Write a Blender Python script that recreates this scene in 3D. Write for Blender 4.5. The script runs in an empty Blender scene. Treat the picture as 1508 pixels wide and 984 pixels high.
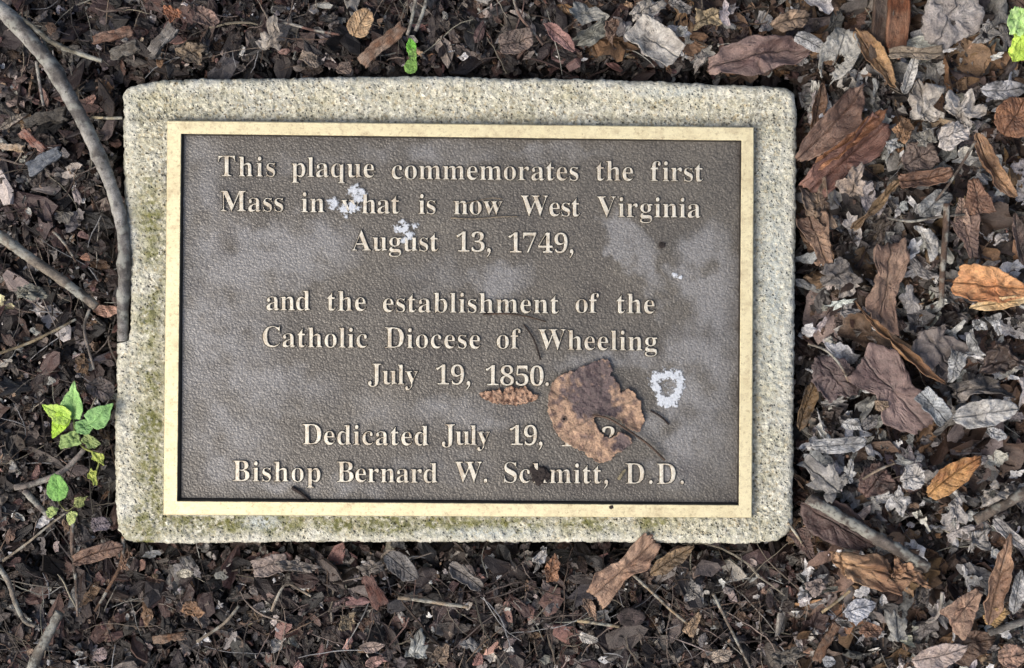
import bpy, bmesh, math, random
import numpy as np
from mathutils import Vector, Matrix, noise as mnoise

SC = bpy.context.scene
COL = SC.collection
R = math.radians
random.seed(7)

# ------------------------------------------------------------------ camera, light, exposure
ZP = 0.046                 # height of the polished plaque face above the mean soil level
ZCAM = ZP + 1.0
PXM = 1893.0               # photo pixels per metre on the plaque face
cam = bpy.data.cameras.new('camera')
cam.sensor_fit = 'HORIZONTAL'
cam.angle = 2 * math.atan(754.0 / PXM)
cam.clip_start = 0.05
cam.clip_end = 50
cam_ob = bpy.data.objects.new('camera', cam)
COL.objects.link(cam_ob)
cam_ob.location = (0, 0, ZCAM)
SC.camera = cam_ob

SUN_EL, SUN_DIR = 46.0, (-0.80, -0.60)          # light comes from the lower left of the picture
world = bpy.data.worlds.new('World')
SC.world = world
world.use_nodes = True
wn = world.node_tree
sky = wn.nodes.new('ShaderNodeTexSky')
sky.sky_type = 'NISHITA'
sky.sun_disc = False
sky.sun_elevation = R(SUN_EL)
sky.sun_rotation = math.atan2(SUN_DIR[0], SUN_DIR[1])
sky.air_density = 0.9
sky.dust_density = 6.0
sky.ozone_density = 0.6
wn.links.new(sky.outputs[0], wn.nodes['Background'].inputs[0])
wn.nodes['Background'].inputs[1].default_value = 0.15
sun = bpy.data.lights.new('sun', 'SUN')
sun.energy = 1.35
sun.angle = R(34)
sun.color = (1.0, 0.98, 0.95)
sun_ob = bpy.data.objects.new('sun', sun)
COL.objects.link(sun_ob)
ce = math.cos(R(SUN_EL))
sun_ob.rotation_euler = Vector((-SUN_DIR[0] * ce, -SUN_DIR[1] * ce, -math.sin(R(SUN_EL)))).to_track_quat('-Z', 'Y').to_euler()
vs = SC.view_settings
vs.view_transform = 'Standard'
vs.look = 'None'
vs.gamma = 1
vs.exposure = 0.42

# ------------------------------------------------------------------ helpers
def W(px, py, z=0.0):
    """a point of the photograph's ground plan at height z"""
    s = (ZCAM - z) / PXM
    return Vector(((px - 754.0) * s, (492.0 - py) * s, z))

def U(px, z=0.0):
    return px * (ZCAM - z) / PXM

GAIN = 1.25
def lin(c):
    return tuple((((v / 255.0) / 12.92 if v <= 10 else ((v / 255.0 + 0.055) / 1.055) ** 2.4)) for v in c)
def alb(c):
    return tuple(min(0.85, v / GAIN) for v in lin(c))

def tag(o, label=None, cat=None, group=None, kind=None):
    if label: o['label'] = label
    if cat: o['category'] = cat
    if group: o['group'] = group
    if kind: o['kind'] = kind
    return o

def link(name, me, mats, parent=None, loc=None):
    o = bpy.data.objects.new(name, me)
    COL.objects.link(o)
    for m in (mats if isinstance(mats, (list, tuple)) else [mats]):
        me.materials.append(m)
    if parent: o.parent = parent
    if loc is not None: o.location = loc
    return o

def empty(name, loc):
    o = bpy.data.objects.new(name, None)
    o.empty_display_size = 0.02
    o.location = loc
    COL.objects.link(o)
    return o

def mesh_from(name, V, F, cols=None, smooth=True):
    me = bpy.data.meshes.new(name)
    me.from_pydata([tuple(v) for v in V], [], F)
    if smooth and len(me.polygons):
        me.polygons.foreach_set('use_smooth', np.ones(len(me.polygons), dtype=bool))
    if cols is not None:
        set_col(me, cols)
    me.update()
    return me

def set_col(me, cols):
    a = me.color_attributes.new('Col', 'FLOAT_COLOR', 'POINT')
    c = np.ones((len(me.vertices), 4), dtype=np.float32)
    c[:, :3] = np.asarray(cols, dtype=np.float32)
    a.data.foreach_set('color', c.ravel())

def set_val(me, name, vals):
    a = me.attributes.new(name, 'FLOAT', 'POINT')
    a.data.foreach_set('value', np.asarray(vals, dtype=np.float32))

def fast_mesh(name, V, F, cols, smooth=False):
    """big numpy mesh: V (n,3), F (m,k) all of one face size"""
    me = bpy.data.meshes.new(name)
    n, (m, k) = len(V), F.shape
    me.vertices.add(n)
    me.vertices.foreach_set('co', V.astype(np.float32).ravel())
    me.loops.add(m * k)
    me.loops.foreach_set('vertex_index', F.astype(np.int32).ravel())
    me.polygons.add(m)
    me.polygons.foreach_set('loop_start', np.arange(0, m * k, k, dtype=np.int32))
    me.polygons.foreach_set('loop_total', np.full(m, k, dtype=np.int32))
    me.polygons.foreach_set('use_smooth', np.full(m, smooth, dtype=bool))
    me.update(calc_edges=True)
    set_col(me, cols)
    return me

def fbm(x, y, z=0.0, o=3):
    return mnoise.fractal(Vector((x, y, z)), 0.8, 2.1, o)

# numpy value noise, for heights of thousands of points at once
_rs = np.random.RandomState(3)
_tab = _rs.rand(64, 64)
def vnoise(x, y):
    xi, yi = np.floor(x).astype(int), np.floor(y).astype(int)
    fx, fy = x - xi, y - yi
    fx, fy = fx * fx * (3 - 2 * fx), fy * fy * (3 - 2 * fy)
    a, b = _tab[xi % 64, yi % 64], _tab[(xi + 1) % 64, yi % 64]
    c, d = _tab[xi % 64, (yi + 1) % 64], _tab[(xi + 1) % 64, (yi + 1) % 64]
    return (a * (1 - fx) + b * fx) * (1 - fy) + (c * (1 - fx) + d * fx) * fy - 0.5

# ------------------------------------------------------------------ materials
class NT:
    def __init__(self, name, rough=0.6, spec=0.4):
        self.m = bpy.data.materials.new(name)
        self.m.use_nodes = True
        self.t = self.m.node_tree
        self.b = self.t.nodes['Principled BSDF']
        self.b.inputs['Roughness'].default_value = rough
        self.b.inputs['Specular IOR Level'].default_value = spec
    def n(self, typ, **kw):
        nd = self.t.nodes.new(typ)
        for k, v in kw.items():
            if k.startswith('i_'):
                nd.inputs[k[2:].replace('_', ' ')].default_value = v
            else:
                setattr(nd, k, v)
        return nd
    def l(self, a, b): self.t.links.new(a, b)
    def coord(self, out='Object', scale=(1, 1, 1), rot=(0, 0, 0)):
        tc = self.n('ShaderNodeTexCoord'); mp = self.n('ShaderNodeMapping')
        mp.inputs['Scale'].default_value = scale; mp.inputs['Rotation'].default_value = rot
        self.l(tc.outputs[out], mp.inputs['Vector'])
        return mp.outputs[0]
    def noise(self, vec, scale, detail=4, rough=0.6):
        nd = self.n('ShaderNodeTexNoise', i_Scale=scale, i_Detail=detail, i_Roughness=rough)
        self.l(vec, nd.inputs['Vector']); return nd.outputs['Fac']
    def voro(self, vec, scale, feature='F1', out='Distance'):
        nd = self.n('ShaderNodeTexVoronoi', feature=feature, i_Scale=scale)
        self.l(vec, nd.inputs['Vector']); return nd.outputs[out]
    def ramp(self, fac, stops, interp='LINEAR'):
        nd = self.n('ShaderNodeValToRGB'); cr = nd.color_ramp; cr.interpolation = interp
        while len(cr.elements) < len(stops): cr.elements.new(0.5)
        for e, (p, c) in zip(cr.elements, stops):
            e.position = p
            e.color = (c, c, c, 1) if isinstance(c, (int, float)) else tuple(c) + (1,)
        self.l(fac, nd.inputs[0]); return nd.outputs[0]
    def mix(self, fac, a, b, blend='MIX'):
        nd = self.n('ShaderNodeMix', data_type='RGBA', blend_type=blend)
        for sock, v in ((nd.inputs[0], fac), (nd.inputs[6], a), (nd.inputs[7], b)):
            if hasattr(v, 'is_linked'): self.l(v, sock)
            elif isinstance(v, (int, float)): sock.default_value = v
            else: sock.default_value = tuple(v) + (1,)
        return nd.outputs[2]
    def math(self, op, a, b=0.0):
        nd = self.n('ShaderNodeMath', operation=op)
        for sock, v in ((nd.inputs[0], a), (nd.inputs[1], b)):
            if hasattr(v, 'is_linked'): self.l(v, sock)
            else: sock.default_value = v
        return nd.outputs[0]
    def attr(self, name, out='Color'):
        return self.n('ShaderNodeAttribute', attribute_name=name).outputs[out]
    def col(self, c): self.l(c, self.b.inputs['Base Color'])
    def bump(self, h, strength=0.5, dist=0.001, prev=None):
        nd = self.n('ShaderNodeBump', i_Strength=strength, i_Distance=dist)
        self.l(h, nd.inputs['Height'])
        if prev: self.l(prev, nd.inputs['Normal'])
        self.l(nd.outputs[0], self.b.inputs['Normal']); return nd.outputs[0]

def m_soil():
    k = NT('dark_soil', 0.85, 0.25); v = k.coord()
    n1 = k.noise(v, 60, 6, 0.7); n2 = k.noise(v, 420, 4, 0.7)
    c = k.ramp(n1, [(0.3, alb((14, 12, 12))), (0.55, alb((34, 28, 26))), (0.75, alb((58, 47, 43)))])
    c = k.mix(0.5, c, k.ramp(n2, [(0.3, 0.3), (0.7, 1.0)]), 'MULTIPLY')
    k.col(c); k.bump(n2, 0.9, 0.003); return k.m

def m_litter(name, rough=0.7, fine=900):
    k = NT(name, rough, 0.35); v = k.coord()
    a = k.attr('Col')
    n = k.noise(v, fine, 3, 0.7)
    n2 = k.noise(v, fine * 0.3, 3, 0.6)
    c = k.mix(0.75, a, k.ramp(n, [(0.25, 0.35), (0.75, 1.35)]), 'MULTIPLY')
    c = k.mix(0.6, c, k.ramp(n2, [(0.3, 0.5), (0.7, 1.25)]), 'MULTIPLY')
    k.col(c); k.bump(n, 0.6, 0.0012); return k.m

def m_leaf(name, rough=0.55, spec=0.4, mott=1.0):
    k = NT(name, rough, spec); v = k.coord()
    a = k.attr('Col')
    n = k.noise(v, 700, 4, 0.7); n2 = k.noise(v, 170, 4, 0.6)
    c = k.mix(0.8 * mott, a, k.ramp(n, [(0.25, 0.5), (0.75, 1.35)]), 'MULTIPLY')
    c = k.mix(0.75 * mott, c, k.ramp(n2, [(0.3, 0.58), (0.7, 1.3)]), 'MULTIPLY')
    spots = k.ramp(k.voro(v, 330), [(0.06, 0.35), (0.16, 1.0)])
    c = k.mix(0.35 * mott, c, spots, 'MULTIPLY')
    k.col(c)
    vein = k.attr('vein', 'Fac')
    h = k.math('ADD', k.math('MULTIPLY', n, 0.6), k.math('MULTIPLY', vein, -0.8 if mott > .5 else -.2))
    k.bump(h, 1.0, 0.0016); return k.m

def m_wood(name, rough=0.8):
    k = NT(name, rough, 0.3)
    a = k.attr('Col')
    v = k.coord('Object', (120, 1100, 700))
    n = k.noise(v, 1.0, 4, 0.65); n2 = k.noise(k.coord(), 500, 3, 0.7)
    c = k.mix(0.85, a, k.ramp(n, [(0.28, 0.4), (0.7, 1.35)]), 'MULTIPLY')
    c = k.mix(0.5, c, k.ramp(n2, [(0.3, 0.5), (0.7, 1.3)]), 'MULTIPLY')
    k.col(c); k.bump(k.math('ADD', n, n2), 0.8, 0.0014); return k.m

def m_bark():
    k = NT('grey_bark', 0.75, 0.35); v = k.coord()
    a = k.attr('Col')
    n = k.noise(v, 260, 5, 0.7); n2 = k.noise(v, 1300, 3, 0.7); n3 = k.noise(v, 70, 3, 0.6)
    c = k.mix(0.85, a, k.ramp(n, [(0.3, 0.45), (0.7, 1.4)]), 'MULTIPLY')
    c = k.mix(0.6, c, k.ramp(n2, [(0.3, 0.4), (0.7, 1.3)]), 'MULTIPLY')
    c = k.mix(k.ramp(n3, [(0.50, 0.0), (0.60, 0.65)]), c, alb((176, 178, 168)))
    c = k.mix(k.ramp(k.noise(v, 150, 4, 0.7), [(0.56, 0.0), (0.64, 0.75)]), c, alb((70, 66, 62)))
    k.col(c); k.bump(k.math('ADD', n, n2), 0.8, 0.0012); return k.m

def m_concrete():
    k = NT('weathered_concrete', 0.9, 0.2); v = k.coord()
    big = k.noise(v, 28, 4, 0.6); mid = k.noise(v, 230, 4, 0.75); fine = k.noise(v, 900, 3, 0.7)
    base = k.ramp(mid, [(0.25, alb((134, 131, 114))), (0.42, alb((204, 202, 184))), (0.6, alb((230, 229, 213))), (0.8, alb((252, 252, 242)))])
    base = k.mix(k.ramp(big, [(0.42, 0.0), (0.68, 0.42)]), base, alb((198, 190, 152)))
    # sand grains: each cell its own tone
    cell = k.voro(v, 520, out='Color')
    sep = k.n('ShaderNodeSeparateColor'); k.l(cell, sep.inputs[0])
    base = k.mix(0.75, base, k.ramp(sep.outputs[0], [(0.0, 0.32), (0.12, 0.68), (0.40, 1.02), (0.75, 1.15), (1.0, 1.6)]), 'MULTIPLY')
    tan = k.ramp(sep.outputs[1], [(0.88, 0.0), (0.92, 0.4)])
    base = k.mix(tan, base, alb((186, 160, 108)))
    # dark pits
    pits = k.ramp(k.voro(v, 300), [(0.10, 1.0), (0.30, 0.0)])
    gate = k.ramp(k.noise(v, 120, 3, 0.6), [(0.40, 0.0), (0.56, 1.0)])
    pm = k.math('MULTIPLY', pits, gate)
    base = k.mix(k.math('MULTIPLY', pm, 0.62), base, alb((84, 80, 68)))
    smooth = k.attr('edge', 'Fac')
    base = k.mix(k.math('MULTIPLY', smooth, 0.6), base, alb((232, 233, 222)))
    moss = k.math('MULTIPLY', k.attr('moss', 'Fac'), k.ramp(k.noise(v, 190, 4, 0.7), [(0.36, 0.0), (0.56, 1.0)]))
    base = k.mix(k.math('MULTIPLY', moss, 0.9), base, alb((116, 118, 56)))
    alg = k.ramp(k.noise(v, 75, 5, 0.7), [(0.45, 0.0), (0.7, 0.45)])
    base = k.mix(alg, base, alb((172, 170, 138)))
    lich = k.math('MULTIPLY', k.attr('lichen', 'Fac'), k.ramp(k.noise(v, 330, 4, 0.7), [(0.40, 0.0), (0.5, 1.0)]))
    base = k.mix(lich, base, alb((205, 212, 206)))
    dirt = k.math('MULTIPLY', k.attr('dirt', 'Fac'), k.ramp(k.noise(v, 300, 4, 0.7), [(0.35, 0.15), (0.6, 1.0)]))  # splashed soil, plus painted shade beside the plaque frame
    base = k.mix(k.math('MULTIPLY', dirt, 0.75), base, alb((74, 68, 50)))
    k.col(base)
    h = k.math('SUBTRACT', k.math('ADD', mid, k.math('MULTIPLY', fine, 0.5)), k.math('MULTIPLY', pm, 1.2))
    k.bump(h, 1.0, 0.0022); return k.m

def m_brass(name='polished_brass', tones=((0.67, 0.595, 0.365), (0.765, 0.695, 0.445)), grime=0.5):
    k = NT(name, 0.42, 0.5); v = k.coord()
    k.b.inputs['Metallic'].default_value = 0.35
    n = k.noise(v, 900, 3, 0.7); n2 = k.noise(v, 45, 4, 0.6)
    c = k.ramp(n2, [(0.3, tones[0]), (0.7, tones[1])])
    c = k.mix(0.4, c, k.ramp(n, [(0.25, 0.7), (0.6, 1.05)]), 'MULTIPLY')
    spk = k.math('MULTIPLY', k.ramp(k.voro(v, 420), [(0.05, 1.0), (0.12, 0.0)]), k.ramp(k.noise(v, 60), [(0.55, 0.0), (0.65, 0.8)]))
    c = k.mix(spk, c, (0.12, 0.08, 0.04))
    tar = k.math('MULTIPLY', k.ramp(k.noise(v, 95, 5, 0.75), [(0.48, 0.0), (0.72, 1.0)]), grime)
    c = k.mix(tar, c, (0.30, 0.21, 0.12))
    tar2 = k.math('MULTIPLY', k.ramp(k.noise(v, 330, 4, 0.75), [(0.54, 0.0), (0.68, 1.0)]), grime)
    c = k.mix(tar2, c, (0.22, 0.15, 0.08))
    k.col(c)
    b1 = k.bump(k.noise(k.coord('Object', (60, 900, 1)), 1.0, 3, 0.6), 0.2, 0.0006)
    k.bump(n2, 0.25, 0.002, b1)
    k.l(k.ramp(n, [(0.3, 0.34), (0.7, 0.6)]), k.b.inputs['Roughness']); return k.m

def m_bronze(name='dark_bronze_paint', panel=True):
    k = NT(name, 0.42, 0.5); v = k.coord()
    n = k.noise(v, 650, 3, 0.7); big = k.noise(v, 26, 4, 0.6)
    c = k.ramp(big, [(0.3, alb((88, 84, 77))), (0.7, alb((112, 107, 97)))])
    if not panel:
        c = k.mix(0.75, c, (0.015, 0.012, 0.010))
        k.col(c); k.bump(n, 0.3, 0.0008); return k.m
    wr = k.noise(k.coord('Object', (330, 1000, 1), (0, 0, R(-38))), 1.0, 3, 0.65)
    gr = k.voro(v, 640, 'SMOOTH_F1')
    cre = k.ramp(gr, [(0.25, 1.12), (0.62, 0.62)])
    sky_sheen = k.attr('sky_sheen', 'Fac')
    c = k.mix(0.75, c, cre, 'MULTIPLY')
    c = k.mix(0.6, c, k.ramp(k.noise(v, 1100, 3, 0.8), [(0.3, 0.45), (0.7, 1.4)]), 'MULTIPLY')
    c = k.mix(0.6, c, k.ramp(wr, [(0.3, 0.5), (0.65, 1.2)]), 'MULTIPLY')
    fm = k.math('MULTIPLY', sky_sheen, k.math('MULTIPLY', k.ramp(wr, [(0.3, 0.55), (0.62, 1.0)]), k.ramp(gr, [(0.3, 1.0), (0.7, 0.65)])))
    c = k.mix(fm, c, alb((150, 151, 152)))  # lighter grey stands in for reflected sky
    stain_shade = k.attr('stain_shade', 'Fac')
    c = k.mix(k.math('MULTIPLY', stain_shade, k.ramp(n, [(0.3, 0.3), (0.6, 0.9)])), c, alb((44, 36, 32)))  # stains, plus the frame's shade painted along the panel edge
    k.col(c)
    h = k.math('ADD', k.math('MULTIPLY', wr, 0.7), k.math('ADD', k.math('MULTIPLY', gr, -1.0), k.math('MULTIPLY', n, 0.4)))
    k.bump(h, 0.62, 0.0008)
    k.l(k.ramp(n, [(0.3, 0.22), (0.7, 0.42)]), k.b.inputs['Roughness'])
    return k.m

def m_plain(name, c, rough=0.8, fine=900, amt=0.5):
    k = NT(name, rough, 0.3); v = k.coord()
    n = k.noise(v, fine, 4, 0.7)
    k.col(k.mix(amt, alb(c), k.ramp(n, [(0.3, 0.45), (0.7, 1.3)]), 'MULTIPLY')); k.bump(n, 0.6, 0.0008); return k.m

def m_lime():
    k = NT('bird_lime', 0.8, 0.25); v = k.coord()
    n = k.noise(v, 900, 4, 0.75)
    k.col(k.mix(0.4, alb((214, 221, 228)), k.ramp(n, [(0.3, 0.5), (0.7, 1.25)]), 'MULTIPLY'))
    a = k.math('ADD', k.attr('cover', 'Fac'), k.math('MULTIPLY', k.math('SUBTRACT', k.noise(v, 420, 5, 0.8), 0.5), 2.4))
    k.l(k.ramp(a, [(0.22, 0.0), (0.85, 0.92)]), k.b.inputs['Alpha'])
    k.bump(n, 0.5, 0.0008); return k.m

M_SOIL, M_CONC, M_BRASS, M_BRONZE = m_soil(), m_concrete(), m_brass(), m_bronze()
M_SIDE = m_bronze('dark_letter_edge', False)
M_CHIP, M_STEM, M_FRAG = m_litter('bark_mulch', 0.42), m_litter('dry_stem', 0.7, 1400), m_litter('leaf_crumbs', 0.5, 700)
M_LEAF, M_PALE, M_GREEN = m_leaf('dry_brown_leaf', 0.42, 0.5), m_leaf('bleached_leaf', 0.75, 0.25), m_leaf('fresh_green_leaf', 0.45, 0.35, 0.3)
M_WOOD, M_BARK = m_wood('weathered_wood'), m_bark()
M_WHITE = m_lime()
M_DIRT = m_plain('dirt_crumb', (52, 46, 44), 0.9)

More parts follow.
